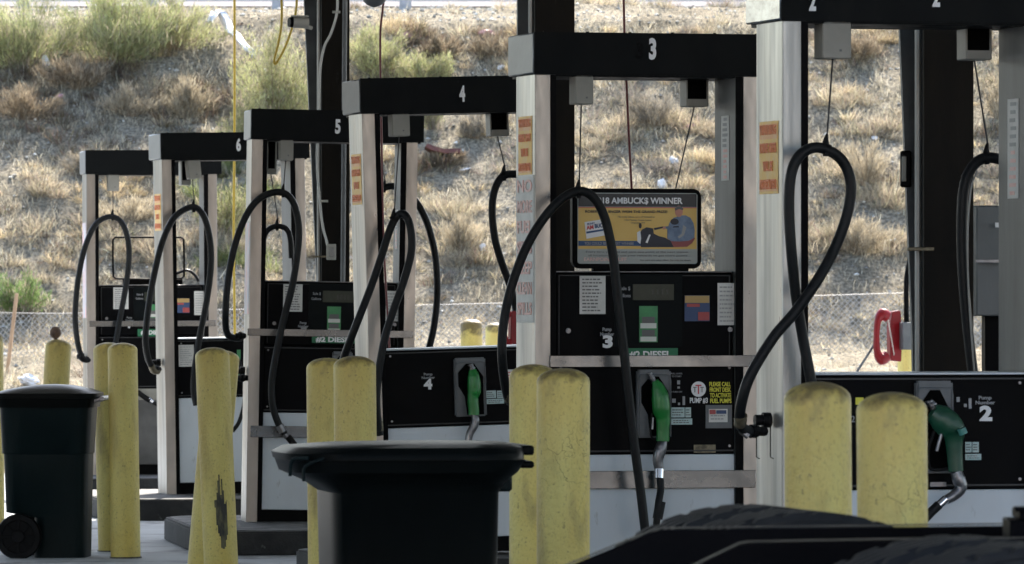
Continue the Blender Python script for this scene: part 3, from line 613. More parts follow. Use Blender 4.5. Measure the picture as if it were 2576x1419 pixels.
# ------------------------------------------------------------------ poster topper on pump 3
L = LL[3]; r = new('poster_sign', L.M @ Vector((L.f(1600, 685, .2)[0], .2, 1.524)), L.rot)
tag(r, 'framed prize winner poster showing a man and motorbike, standing on the middle pump cabinet', 'poster sign')
off = Vector((L.f(1600, 685, .2)[0], .2, 1.524))
def q3(x, y): u, z = L.f(x, y, .2); return u-off.x, z-off.z
def rrect(u0, u1, z0, z1, rad, n=5):
    pts = []
    for cx_, cz_, a0 in ((u1-rad, z1-rad, 0), (u0+rad, z1-rad, 90), (u0+rad, z0+rad, 180), (u1-rad, z0+rad, 270)):
        for i in range(n+1): a = R(a0+90*i/n); pts.append((cx_+rad*cos(a), cz_+rad*sin(a)))
    return pts
a, b = q3(1437, 474), q3(1761, 676)
mb = MB(); mb.prism(rrect(a[0], b[0], b[1], a[1], .035), -.025, .025, bev=.006); fr = mb.build('frame', MT['black_trim'], r)
a, b = q3(1490, 670), q3(1730, 686); mb = MB(); mb.box(a[0], b[0], -.02, .02, .0005, a[1], .004); mb.build('base_bracket', MT['black_trim'], r)
def pl(name, x0, y0, x1, y1, m, d, par, rad=.0):
    a, b = q3(x0, y0), q3(x1, y1); mb = MB()
    if rad: mb.prism(rrect(a[0], b[0], b[1], a[1], rad), -.026-d, -.0245)
    else: mb.box(a[0], b[0], -.026-d, -.0245, b[1], a[1])
    return mb.build(name, MT[m], par, False)
ps = pl('poster', 1449, 485, 1750, 664, 'poster_grey', .001, r, .012)
pl('title_strip', 1451, 487, 1748, 521, 'poster_navy', .002, ps); pl('gold_field', 1451, 521, 1748, 627, 'poster_gold', .002, ps); pl('red_line', 1451, 521, 1748, 524, 'print_red', .003, ps)
pl('blue_strip', 1451, 606, 1640, 619, 'poster_blue', .003, ps)
def pt(s, x, y, h, wd, m, d=.004, bold=.02, rot=0):
    o = text_into('lettering', s, Matrix.Identity(4), h/L.ppm/.7, MT[m], ps, bold=bold, depth=.0005); xsb = [q.co.x for q in o.data.vertices]
    u, z = q3(x, y); o.data.transform(FM(u, -.026-d, z) @ Matrix.Rotation(rot, 4, 'Z') @ Matrix.Diagonal((wd/L.ppm/(max(xsb)-min(xsb)), 1, 1, 1))); return o
pt('2018 AMBUCK$ WINNER', 1600, 506, 15, 236, 'print_white', bold=.03)
pt('ROBERT        ENGER WON THE GRAND PRIZE!', 1571, 533, 6, 217, 'poster_navy', bold=.03)
pt('He truly takes care of himself at', 1596, 546, 4, 98, 'print_dark', bold=0); pt('1466 Monday Travel Center', 1600, 554, 4, 72, 'print_dark', bold=0); pt('Cheyenne, WY', 1600, 561, 4, 38, 'print_dark', bold=0)
pt('YOU COULD BE THE NEXT WINNER!', 1528, 613, 7, 130, 'print_dim', .005)
pt('Every time you fuel and earn one point at the next station', 1598, 634, 5, 270, 'print_dark', bold=0); pt('all locations. Plus use your rewards to get more points', 1600, 643, 5, 262, 'print_dark', bold=0)
pt('EARNPOINTSTUFF', 1518, 653, 9, 112, 'print_faded_red', bold=.01); pt('Not valid with other offers. See rules for details.', 1670, 655, 4, 136, 'print_dark', bold=0)
def poly(name, pts, m, d):
    mb = MB(); mb.prism([q3(x, y) for x, y in pts], -.026-d, -.0285); return mb.build(name, MT[m], ps, False)
poly('card', [(1466,559),(1524,550),(1530,590),(1471,601)], 'print_white', .004)
pt('MONEY', 1482, 563, 5, 20, 'poster_blue', .005, .02, .12); pt('AM', 1480, 573, 10, 19, 'print_red', .005, .04, .12); pt('BUCKS', 1507, 568, 10, 33, 'poster_blue', .005, .04, .12)
poly('card_strip', [(1470,583),(1528,574),(1529,578),(1471,588)], 'poster_blue', .0045)
# the man and the motorcycle printed on the poster, as flat shapes
poly('printed_figure', [(1678,610),(1680,596),(1700,590),(1712,594),(1738,592),(1744,600),(1736,612),(1724,621),(1690,622)], 'photo_jeans', .004)
poly('printed_figure', [(1674,600),(1674,578),(1680,560),(1690,548),(1698,546),(1703,542),(1720,542),(1732,548),(1740,562),(1743,580),(1742,598),(1728,606),(1704,608),(1684,607)], 'photo_blue', .0045)
mb = MB(); c = q3(1703, 532); mb.prism([(c[0]+10.5/L.ppm*cos(t*pi/8), c[1]+14.5/L.ppm*sin(t*pi/8)) for t in range(16)], -.031, -.0285); mb.build('printed_figure', MT['photo_skin'], ps, False)
poly('printed_motorcycle', [(1640,574),(1662,570),(1702,569),(1704,572),(1664,574),(1642,579)], 'photo_black', .005)
poly('printed_motorcycle', [(1604,590),(1610,578),(1622,572),(1638,575),(1640,588),(1652,594),(1668,598),(1682,606),(1690,622),(1608,622)], 'photo_black', .0051)
poly('printed_figure', [(1684,560),(1692,566),(1684,578),(1668,575),(1664,570),(1676,570)], 'photo_blue', .0052)
poly('printed_figure', [(1662,571),(1669,570),(1671,576),(1664,578)], 'photo_skin', .0053)
poly('printed_figure', [(1714,566),(1722,572),(1716,592),(1704,600),(1700,596),(1710,588)], 'print_grey', .0048)
poly('printed_figure', [(1693,524),(1700,519),(1708,519),(1714,525),(1713,529),(1703,526),(1694,530)], 'print_dark', .0056)
poly('printed_motorcycle', [(1598,585),(1606,580),(1608,600),(1606,614),(1599,608)], 'print_white', .0055)
poly('printed_motorcycle', [(1628,590),(1632,591),(1624,612),(1619,610)], 'print_white', .0056)
mb = MB(); c = q3(1692, 558); mb.prism([(c[0]+11/L.ppm*cos(t*pi/8), c[1]+8/L.ppm*sin(t*pi/8)) for t in range(16)], -.0325, -.0285); c = q3(1606, 568); mb.prism([(c[0]+3.5/L.ppm*cos(t*pi/8), c[1]+7/L.ppm*sin(t*pi/8)) for t in range(16)], -.0325, -.0285); mb.build('printed_motorcycle', MT['photo_black'], ps, False)
# empty frame on pump 7
L7 = LL[7]; r = new('sign_frame', L7.M @ Vector((.35, .2, 1.524)), L7.rot); tag(r, 'empty black tube sign frame standing on the farthest pump', 'sign frame')
def q7(x, y): u, z = L7.f(x, y, .2); return Vector((u-.35, 0, z-1.524))
mb = MB(); mb.tube([q7(*p_) for p_ in ((292,701),(285,696),(284,650),(284,603),(290,597),(370,597),(455,597),(462,602),(463,650),(463,695),(456,701),(370,703),(292,701))], .0085, 8); mb.build('frame', MT['black_trim'], r)
mb = MB(); mb.box(-.03, .45, -.03, .03, .0005, q7(300, 704).z+.004, .003); mb.build('base_bracket', MT['black_trim'], r)
mb = MB(); L = L7; mb.tube([L.p(x, y, .35) for x, y in ((440,690),(470,680),(490,692),(500,708))], .012, 8, True, 4); mb.build('hose', MT['hose_rubber'], P[7])
# ------------------------------------------------------------------ pump islands
for k in (2, 3, 4, 5, 6, 7):
    xh, Y, th, al = PUMP[k]; o = None; mb = MB()
    r = new('pump_island', (LL[k].loc[0], LL[k].loc[1], 0), (0, 0, R(th)))
    tag(r, {2: 'raised kerb island carrying the pump at the far right', 3: 'raised kerb island under the pump with the poster', 4: 'raised kerb island under the second satellite pump, behind the near bin',
            5: 'dark worn kerb island with a rounded end behind the crossing bollards', 6: 'dark kerb island behind the bollard pair beside the left bin', 7: 'raised kerb island under the farthest pump'}[k], 'island', 'kerb islands under the pumps')
    yf = {5: -1.55, 6: -1.15, 4: -.5}.get(k, -1.1); yb = 1.35; xl = {5: -.42, 6: -.60, 4: -.2}.get(k, -.5); rad = .35
    pts = [(7, yf), (7, yb)]
    for i in range(7): a = R(90+15*i); pts.append((xl+rad+rad*cos(a), yb-rad+rad*sin(a)))
    for i in range(7): a = R(180+15*i); pts.append((xl+rad+rad*cos(a), yf+rad+rad*sin(a)))
    mb.prism(pts, 0.0, .149, 'z', bev=.012); mb.build('kerb', MT['kerb_dark'], r)
    mb = MB(); mb.prism([(a*.97+.02, b*.95) for a, b in pts], .1485, .1535, 'z'); mb.build('top_slab', MT['kerb_worn'], r, False)
# ------------------------------------------------------------------ bollards
def bollard(cx, wpx, Y, ytop, cxb, yb_, m, label, grp='yellow steel bollards guarding the pumps', dx=0):
    rad = wpx/2/F*Y; zt = EYE-(ytop-HY)/F*Y; pT = at(cx, ytop, Y); pB = at(cxb, yb_, Y)
    sl_ = (pT.x-pB.x)/(pT.z-pB.z); base = Vector((pT.x-sl_*zt, Y, 0))
    r = new('bollard', base, (0, math.atan(sl_), random.uniform(0, 6))) if not sl_ else new('bollard', base, (0, math.atan(sl_), 0)); tag(r, label, 'bollard', grp)
    mb = MB(); hc = 1.31
    k = zt/hc; prof = [(rad, 0), (rad, .4*hc), (rad, .8*hc), (rad, hc-.045)]+[(rad*cos(t), hc-.045+.045*sin(t)) for t in (.25, .5, .75, 1.0, 1.25, 1.45)]
    mb.lathe([(a, b*k if b < .5*hc else zt-(hc-b)) for a, b in prof], 40); o = mb.build('pipe', MT[m], r, ang=60)
    mb = MB(); mb.lathe([(rad*1.12, -.001 if Y else 0), (rad*1.06, .012)], 24); mb.build('footing', MT['kerb_worn'], r)
    return r, rad, zt
bollard(271, 74, 38.7, 861, 284, 1375, 'bollard_dirty', 'bollard directly behind the one right of the left bin, its left edge showing')
bollard(308, 75, 37.7, 862, 316, 1400, 'bollard_plain', 'front bollard of the pair next to the left wheeled bin')
bollard(562, 85, 33.8, 878, 514, 1419, 'bollard_plain', 'leaning bollard crossing behind the scraped bollard')
rb, rad, zt = bollard(533, 86, 33.0, 873, 556, 1419, 'bollard_plain', 'bollard with a long black scrape low on its side')
mb = MB()       # the scrape: a patch of bared dark primer following the pipe
for a0, a1, z0, z1 in [(-101+i*4.2, -96.8+i*4.2, 0, 0) for i in range(10)]:
    f_ = (a0+80)/21; half = (.17*(1-f_*f_)+.02)*random.uniform(.7, 1.05); zc = .42+.03*random.uniform(-1, 1)-f_*.04
    n_ = 12; zz = np.linspace(zc-half*1.1, zc+half, n_)
    for i in range(n_-1):
        pr = []
        for (aa, z_) in ((a0, zz[i]), (a1, zz[i]), (a1, zz[i+1]), (a0, zz[i+1])):
            pr.append(mb.b.verts.new(((rad+.0012)*cos(R(aa)), (rad+.0012)*sin(R(aa)), z_)))
        mb.b.faces.new(pr)
mat('scrape', (.035,.034,.028), .7, 0, (.13,.12,.06), 25, (.45, .6), bump=.6, stretch=(1,1,.3)); mb.build('scrape', MT['scrape'], rb)
bollard(822, 103, 27.4, 900, 826, 1400, 'bollard_dirty', 'bollard behind and left of the one at the near bin')
bollard(892, 107, 26.4, 895, 897, 1400, 'bollard_plain', 'bollard just above the lid of the near black bin')
bollard(1342, 122, 22.9, 916, 1342, 1400, 'bollard_dirty', 'bollard half hidden behind the cracked one by the pump with the poster')
bollard(1417, 134, 20.9, 926, 1417, 1400, 'bollard_cracked', 'bollard with cracked peeling paint right of the near bin')
bollard(2056, 169, 16.6, 960, 2060, 1400, 'bollard_dirty', 'taller looking bollard of the large pair behind the truck tyre')
bollard(2243, 178, 15.76, 986, 2246, 1400, 'bollard_cracked', 'largest bollard, right one of the pair in front of the teal nozzle')
bollard(1186, 55, 51, 803, 1186, 880, 'bollard_plain', 'small sunlit bollard seen far off above the low cabinet', 'distant yellow bollards beyond the pumps')
bollard(1246, 50, 56, 812, 1246, 880, 'bollard_plain', 'small far bollard at the edge of the hanging hose', 'distant yellow bollards beyond the pumps')
bollard(2281, 46, 56, 822, 2281, 940, 'bollard_plain', 'far yellow post under the grey box of the red telephone', 'distant yellow bollards beyond the pumps')
bollard(-26, 68, 41.5, 832, -24, 1100, 'bollard_plain', 'bollard cut by the left edge of the photo')
bollard(148, 66, 40.3, 853, 140, 990, 'bollard_dirty', 'bollard behind the left bin with a rusty ball above it', 'yellow steel bollards guarding the pumps')
r = new('valve_cap', at(134, 862, 40.6)); tag(r, 'round rusty valve cap sticking up behind the left bin\'s bollard', 'valve cap')
mb = MB(); mb.lathe([(.001, 0.01), (.022, .015), (.036, .035), (.036, .06), (.022, .082), (.001, .088)], 16); mb.build('cap', MT['rust_ball'], r)
r.location = at(134, 856, 40.15)+Vector((0, .2, 0)); mb = MB(); mb.tube([(0, .06, -1.3), (0, .06, -.02), (0, 0, .02)], .012, 8); mb.build('pipe', MT['rust_ball'], r)
# ------------------------------------------------------------------ wheeled bins
def bin_hw(r, hx, z, wy, m):
    mb = MB(); mb.tube([(hx, -wy*.7, z), (hx, wy*.7, z)], .014, 8); mb.tube([(hx-.06, -wy*.6, z-.02), (hx, -wy*.6, z)], .012, 6); mb.tube([(hx-.06, wy*.6, z-.02), (hx, wy*.6, z)], .012, 6); return mb.build('handle', m, r)
r = new('wheeled_bin', at(125, 1411, 37.9)*1.0, (0, 0, R(-3))); r.location.z = .004; tag(r, 'dark green wheeled refuse bin at the left edge beside the bollard pair', 'bin', 'wheeled refuse bins')
wy = .27
mb = MB(); mb.loft([(-.08,.238,-.2,.2,.0,.35),(-.075,.242,-.21,.21,.24,.35),(-.25,.245,-.215,.215,.27,.35),(-.262,.252,-.235,.235,.62,.35),(-.272,.258,-.24,.24,.625,.35),(-.285,.275,-wy,wy,.93,.35)]); mb.build('body', MT['bin_green'], r)
mb = MB(); mb.loft([(-.30,.288,-.285,.285,.90,.35),(-.305,.294,-.29,.29,.955,.35)]); mb.build('rim', MT['bin_black'], r)
mb = MB(); mb.loft([(-.325,.31,-.30,.30,.956,.35),(-.325,.31,-.30,.30,.985,.35),(-.24,.25,-.25,.25,1.008,.45),(-.10,.14,-.16,.16,1.032,.6),(-.0,.05,-.08,.08,1.037,.8)]); mb.build('lid', MT['bin_black'], r)
for s in (-1, 1):
    M = Matrix.Translation((-.155, s*.245, .128)) @ Matrix.Rotation(R(90), 4, 'X')
    mb = MB(); mb.lathe([(.13, -.03), (.137, -.015), (.137, .015), (.13, .03), (.10, .03), (.095, .02), (.04, .02), (.035, .034), (.01, .034)], 36, M)
    wl = mb.build('wheel', MT['wheel_black'], r)
    mb = MB()
    for i in range(8):
        a = i*pi/4; mb.box(.035, .1, -.008, .008, .018, .028, .002, M @ Matrix.Rotation(a, 4, 'Z'))
    mb.build('spoke', MT['wheel_black'], wl, False)
mb = MB(); mb.tube([(-.155, -.24, .128), (-.155, .24, .128)], .012, 8); mb.build('axle', MT['steel'], r)
bin_hw(r, .335, .955, .26, MT['steel'])
# near bin
r = new('wheeled_bin', (at(1020, 900, 19.5).x, 19.5, .004), (0, 0, R(9))); tag(r, 'large black wheeled bin in the foreground between the bollards', 'bin', 'wheeled refuse bins')
mb = MB(); mb.loft([(-.235,.25,-.25,.25,.12,.3),(-.25,.262,-.27,.27,.72,.3),(-.255,.265,-.28,.28,.945,.3),(-.30,.285,-.29,.29,.975,.32),(-.375,.325,-.34,.34,1.008,.38),(-.39,.35,-.345,.345,1.045,.4)], 40); mb.build('body', MT['bin_black'], r)
mb = MB(); mb.loft([(-.395,.345,-.352,.352,1.046,.42),(-.40,.345,-.352,.352,1.066,.42),(-.37,.345,-.34,.34,1.084,.5),(-.25,.32,-.26,.26,1.094,.6),(-.1,.2,-.1,.1,1.099,.8)], 40); mb.build('lid', MT['bin_black'], r)
mb = MB(); mb.tube([(-.345,-.34,1.055),(-.388,-.30,1.05),(-.395,-.29,1.0)], .006, 6, True, 4); mb.tube([(-.30,-.355,1.055),(-.355,-.345,1.03),(-.36,-.34,.985)], .005, 6, True, 4); mb.build('lid_strap', MT['bin_green'], r)
mb = MB(); mb.box(.33, .372, -.2, .2, 1.058, 1.088, .006); mb.box(.33, .372, -.2, .2, 1.018, 1.04, .006); mb.build('hinge', MT['bin_black'], r)
mb = MB(); mb.box(.262, .31, -.16, .1, .945, .998, .008); mb.build('bracket', MT['bin_green'], r)
for s in (-1, 1):
    M = Matrix.Translation((.2, s*.31, .15)) @ Matrix.Rotation(R(90), 4, 'X'); mb = MB(); mb.lathe([(.13,-.03),(.15,-.015),(.15,.015),(.13,.03),(.04,.02),(.02,.034)], 32, M); mb.build('wheel', MT['wheel_black'], r)
# ------------------------------------------------------------------ canopy posts
def post(cx_r, Y, wf, taper, label, conduit_dx=None):
    """tapered H-section steel post: near flange upright, far flange leaning away"""
    th = R(15); pr = at(cx_r, 700, Y); r = new('canopy_post', (pr.x-wf*cos(th), Y, 0), (0, 0, th)); tag(r, label, 'post', 'steel posts of the canopy')
    z0, d0, z1, d1 = taper; sl_ = (d1-d0)/(z1-z0); D = lambda z: d0+sl_*(z-z0)
    mb = MB(); mb.box(0, wf, 0, .018, .006, 5.997, .002); mb.build('front_flange', MT['post_steel'], r, False)
    D0 = D; D = lambda z: max(.03, D0(z))
    mb = MB(); mb.prism([(.0183, .006), (.0183, 5.99), (D(5.99), 5.99), (D(1.4), 1.4), (D(.006), .006)], wf/2-.008, wf/2+.008, 'x'); mb.build('web', MT['post_steel'], r, False)
    mb = MB(); mb.prism([(D(.006)+.001, .006), (D(1.4)+.001, 1.4), (D(5.99)+.001, 5.99), (D(5.99)+.02, 5.99), (D(1.4)+.02, 1.4), (D(.006)+.02, .006)], -.012, wf, 'x'); mb.build('rear_flange', MT['post_light'], r, False)  # lighter grey than the front flange paints in the sunlight it catches
    mb = MB(); mb.tube([(-.004, .0+.06, .1), (-.004, .06, 5.99)], .014, 8); mb.build('conduit', MT['conduit'], r); 
    mb = MB(); mb.box(-.08, wf+.08, -.08, .3, 0.003, .024, .003); mb.build('base_plate', MT['post_light'], r)
    return r, th
p1, th = post(879, 41.6, .19, (1.67, .05, 3.37, .40), 'tapered steel post with white cable and junction box, behind the pump marked 5')
p2, _ = post(1446, 30.6, .20, (1, .28, 3, .28), 'dark steel post rising behind the left half of header 3')
p3, _ = post(2452, 24.6, .205, (1.3, .09, 2.62, .26), 'dark steel post with conduit beside the red telephone')
def wtube(name, pts, r_, m, label=None, cat=None, parent=None, res=8, group=None, kind_=None):
    w_ = [at(*p_) for p_ in pts]; mb = MB()
    if parent is None:
        o0 = w_[0].copy(); mb.tube([p_-o0 for p_ in w_], r_, 8, True, res); o = mb.build(name, MT[m]); o.location = o0; tag(o, label, cat, group); return o
    M = (Matrix.Translation(parent.location) @ parent.rotation_euler.to_matrix().to_4x4()).inverted(); mb.tube([M @ p_ for p_ in w_], r_, 8, True, res); return mb.build(name, MT[m], parent)
def wbox(name, x0, y0, x1, y1, Y, dep, m, parent=None, bev=.004, label=None, cat=None, yaw=0):
    c = at((x0+x1)/2, (y0+y1)/2, Y); hw, hh = abs(x1-x0)/2/F*Y, abs(y1-y0)/2/F*Y
    mb = MB()
    if parent is None:
        mb.box(-hw, hw, 0, dep, -hh, hh, bev); o = mb.build(name, MT[m]); o.location = c; o.rotation_euler = (0, 0, yaw); tag(o, label, cat); return o
    M = (Matrix.Translation(parent.location) @ parent.rotation_euler.to_matrix().to_4x4()).inverted() @ Matrix.Translation(c) @ Matrix.Rotation(yaw, 4, 'Z'); mb.box(-hw, hw, 0, dep, -hh, hh, bev, M); return mb.build(name, MT[m], parent)
wtube('wire', [(846,-60,41.45),(849,0,41.45),(846,40,41.45),(832,85,41.45),(815,120,41.45),(805,180,41.45),(803,280,41.45),(799,340,41.45),(798,420,41.45),(805,510,41.45),(812,570,41.45),(820,600,41.45),(824,618,41.45)], .0085, 'wire_white', parent=p1)
wbox('junction_box', 821, 614, 845, 654, 41.4, .04, 'cream', p1); wbox('socket', 827, 622, 840, 646, 41.39, .02, 'conduit', p1)
for x, y in ((846, 30), (815, 506)): wbox('cable_clip', x-10, y-3, x+10, y+3, 41.4, .03, 'cream', p1, .001)
wbox('bracket', 786, 643, 822, 648, 41.42, .03, 'dull_metal', p1, .001)
wtube('conduit', [(868,-60,41.52),(866,200,41.52),(864,500,41.52),(862,720,41.52)], .016, 'post_light', parent=p1, res=2)
wbox('strap_clamp', 2283, 622, 2350, 631, 24.55, .04, 'dull_metal', p3, .002); 
r = new('wall_light', at(2283, 425, 24.75)); tag(r, 'small black framed light fixture on the left of the post near the telephone', 'light fixture')
k_ = 24.7/F
mb = MB(); mb.box(-17*k_, 10*k_, 0, .05, -46*k_, 46*k_, .006); mb.build('housing', MT['black_trim'], r); mb = MB(); mb.box(-15*k_, -3*k_, -.008, -.001, -32*k_, 32*k_, .003); mb.build('lens', MT['beige_box'], r)
# security camera on post 1
r = new('security_camera', at(760, 58, 41.3)); tag(r, 'white bullet security camera mounted on the left of the tapered post', 'camera'); k_ = 41.3/F
mb = MB(); mb.tube([(-24*k_, 0, 2*k_), (14*k_, .03, 0)], 14*k_, 16); mb.build('housing', MT['cream'], r)
mb = MB(); mb.tube([(-33*k_, -.01, 2*k_), (-23.8*k_, 0, 2*k_)], [12*k_, 14*k_], 16); mb.build('lens', MT['black_panel'], r)
mb = MB(); mb.box(-28*k_, 16*k_, -.03, .03, 15*k_, 19*k_, .002); mb.build('sun_shield', MT['cream'], r)
mb = MB(); mb.tube([(10*k_, .03, -8*k_), (24*k_, .05, -12*k_)], 5*k_, 8); mb.build('mount', MT['cream'], r)
# cords hanging from the canopy
wtube('hanging_cord', [(590,-500,46.9),(590,0,46.9),(590,300,46.9),(588,600,46.9),(591,860,46.9)], .0095, 'wire_yellow', 'straight yellow cord hanging behind the pump marked 6', 'cord', res=3)
wtube('hanging_cord', [(688,-500,42.5),(700,-60,42.5),(708,0,42.5),(708,60,42.5),(700,110,42.5),(690,150,42.5),(694,160,42.5),(712,130,42.5),(730,85,42.5),(744,30,42.5),(748,-60,42.5),(755,-480,42.5)], .0085, 'wire_yellow', 'yellow cord hanging in a loop left of the security camera', 'cord')
wtube('hanging_cord', [(968,-500,36.5),(966,-50,36.5),(963,20,36.5),(957,80,36.5),(957,190,36.5),(960,350,36.5),(965,600,36.5),(980,880,36.5)], .0065, 'wire_red', 'thin dark red cord hanging behind the header marked 4', 'cord')
wtube('hanging_cord', [(1569,-450,29.2),(1569,0,29.2),(1577,230,29.2),(1584,380,29.2),(1589,475,29.2)], .0058, 'wire_red', 'thin red cord running down to the top of the prize poster', 'cord', res=3)
r = new('bell_lamp', at(942, 2, 36.4)); tag(r, 'greenish round lamp bowl hanging at the top edge above header 4', 'lamp'); k_ = 36.4/F
mb = MB(); mb.lathe([(4*k_, -16*k_), (18*k_, -11*k_), (28*k_, -2*k_), (30*k_, 8*k_), (26*k_, 20*k_), (8*k_, 34*k_)], 24); mb.build('bowl', MT['grey_plastic'], r); mb = MB(); mb.tube([(0, 0, 34*k_), (0, 0, 1.6)], .012, 8); mb.build('stem', MT['cable'], r)
# ------------------------------------------------------------------ red telephone
Yp = 52.0; k_ = Yp/F; r = new('wall_telephone', at(2232, 845, Yp), (0, 0, R(20))); tag(r, 'red wall telephone with handset beside the grey box', 'telephone')
mb = MB(); mb.prism([(a*k_, b*k_) for a, b in ((4,-62),(34,-65),(36,0),(32,64),(8,61),(3,20))], -.04, .04, bev=.006); mb.build('body', MT['phone_red'], r)
mb = MB(); mb.tube([(a*k_, -.05, b*k_) for a, b in ((-6,48),(-20,54),(-32,38),(-36,0),(-34,-40),(-22,-58),(-6,-50))], [15*k_,16*k_,9*k_,7.5*k_,9*k_,16*k_,14*k_], 12, True, 4); mb.build('handset', MT['phone_red'], r)
mb = MB()
mb.tube([(1.2*k_*sin(i*1.6)+(-4+i*.3)*k_, -.05+1.5*k_*cos(i*1.6), (40-i*1.6)*k_) for i in range(56)], 1.2*k_, 5); mb.build('coiled_cord', MT['phone_face'], r)
mb = MB(); mb.tube([(-34*k_, 0, -20*k_), (-98*k_, 0, -112*k_)], 3.3*k_, 6); mb.build('stay_rod', MT['post_light'], r)
k2 = 44/F; r = new('wall_telephone', at(1279, 824, 44.0), (0, 0, R(20))); tag(r, 'second red telephone mostly hidden behind the left column of the pump with the poster', 'telephone')
mb = MB(); mb.prism([(a*k2, b*k2) for a, b in ((2,-40),(26,-42),(28,40),(4,42))], -.03, .03, bev=.005); mb.build('body', MT['phone_red'], r)
mb = MB(); mb.tube([(a*k2, -.04, b*k2) for a, b in ((0,32),(-10,34),(-15,20),(-16,0),(-14,-22),(-8,-36),(2,-34))], [9*k2,9*k2,6*k2,5*k2,6*k2,9*k2,9*k2], 10, True, 3); mb.build('handset', MT['phone_red'], r)
mb = MB(); mb.tube([(30*k2, .08, 60*k2), (30*k2, .08, -1.31)], .03, 10); mb.build('pole', MT['post_light'], r)
wbox('electrical_box', 2271, 811, 2308, 880, 51.9, .12, 'grey_plastic', None, .006, 'small grey electrical box between the red telephone and the post', 'electrical box', R(12))
wtube('conduit_pipe', [(2281,815,52),(2280,780,52),(2281,700,52),(2290,650,52),(2300,600,52),(2302,400,52),(2302,100,52)], .022, 'black_trim', 'black flexible conduit rising from the grey electrical box', 'conduit')
r = wbox('power_cabinet', 2455, 517, 2560, 795, 27, .35, 'grey_plastic', None, .006, 'grey steel power cabinet behind the rear hose of the right pump', 'cabinet', R(10))
r.data.materials[0] = mat('cabinet_grey', (.09,.10,.105), .5, .2, (.13,.14,.145), 3, stretch=(1,1,.3), bump=.1)
for y in (657,): wbox('latch', 2455, y-4, 2545, y+4, 26.9, .03, 'steel', r, .001)
wbox('badge', 2504, 560, 2514, 572, 26.95, .02, 'print_white', r, 0)
r2 = wbox('cabinet_stand', 2478, 795, 2550, 950, 27.1, .2, 'black_trim', r, .003)
# wooden stake
a, b = at(42, 738, 73), at(16, 958, 73); mb = MB(); ax = (a-b); M = Matrix.Translation(Vector((0, 0, 0))) @ ax.to_track_quat('Z', 'Y').to_matrix().to_4x4(); mb.box(-.032, .032, -.02, .02, -.15, ax.length, .003, M)
o = mb.build('wooden_stake', MT['wood']); o.location = b; tag(o, 'leaning raw timber stake in front of the mesh fence at the left', 'stake')
# ------------------------------------------------------------------ truck in the foreground
r = new('truck_chassis', (at(2000, 900, 13).x, 13, 0)); tag(r, 'black truck frame with dual tyres in the right foreground', 'truck')
def tp(x, y, Y): q = at(x, y, Y); return q.x-r.location.x, q.z
for Y0, pts in ((13.35, [(1300,1480),(1440,1421),(1640,1339),(1665,1333),(2200,1327),(3000,1317),(3000,1560),(1300,1560)]), (12.5, [(1640,1500),(1760,1421),(1862,1372),(1885,1368),(2200,1362),(3100,1352),(3100,1620),(1640,1620)])):
    mb = MB(); poly_ = [tp(x, y, Y0) for x, y in pts]; mb.prism(poly_, Y0-13, Y0-13+.012); 
    # upper flange following the top edge
    for i in range(0, 5):
        (x0, z0), (x1, z1) = poly_[i], poly_[i+1]; mb.b.faces.new([mb.b.verts.new(p_) for p_ in ((x0, Y0-13-.002, z0+.003), (x1, Y0-13-.002, z1+.003), (x1, Y0-13+.09, z1+.003), (x0, Y0-13+.09, z0+.003))])
    mb.build('frame_rail', MT['chassis_black'], r, False)
mb = MB()
for x in (1800, 2150, 2500, 2850):
    q = tp(x, 1400, 12.9); mb.box(q[0]-.04, q[0]+.04, -.49, .36, .72, .98, .004)
mb.build('crossmember', MT['chassis_black'], r)
def wheel(cx, ytop, Y, rad, nd=2):
    c = at(cx, ytop, Y); cz = c.z-rad
    for j in range(nd):
        M = Matrix.Translation((c.x-r.location.x-j*.08, Y-13+j*.34, cz)) @ Matrix.Rotation(R(13), 4, 'Z') @ Matrix.Rotation(R(90), 4, 'X')
        hw = .13; prof = [(rad*.55, -hw*.8), (rad*.62, -hw), (rad*.88, -hw*1.02), (rad*.96, -hw*.92)]
        for gi in range(5):
            a0 = -hw*.9+gi*hw*.37; prof += [(rad*.985, a0), (rad, a0+.008), (rad, a0+hw*.26), (rad*.985, a0+hw*.28), (rad*.965, a0+hw*.30), (rad*.965, a0+hw*.35)]
        prof += [(rad*.96, hw*.95), (rad*.88, hw*1.02), (rad*.62, hw), (rad*.55, hw*.8)]
        def rf(r_, z, k): return r_-(.007 if (r_ > rad*.995 and abs(z) > hw*.5 and k % 5 == 0) else 0)
        mb = MB(); mb.lathe(prof, 240, M, rf); t = mb.build('tyre', MT['tyre'], r, False)
        mb = MB(); mb.lathe([(rad*.545, -.1), (rad*.54, -.02), (rad*.3, .02), (rad*.28, -.06), (.05, -.07)], 32, M); mb.build('rim', MT['steel'], t)
wheel(2010, 1284, 13.72, .52); wheel(2590, 1368, 11.3, .53); wheel(3080, 1300, 13.72, .52)
q = tp(2560, 1300, 13.1)
mb = MB(); mb.box(q[0]-.02, q[0]+.3, .05, .25, q[1]-.05, q[1]-.005, .003); mb.box(q[0]+.0, q[0]+.3, .05, .25, q[1]-.004, q[1]+.015, .003); mb.box(q[0]-.01, q[0]+.03, .04, .1, q[1]+.012, q[1]+.022, .002); mb.build('bracket', MT['chassis_black'], r)
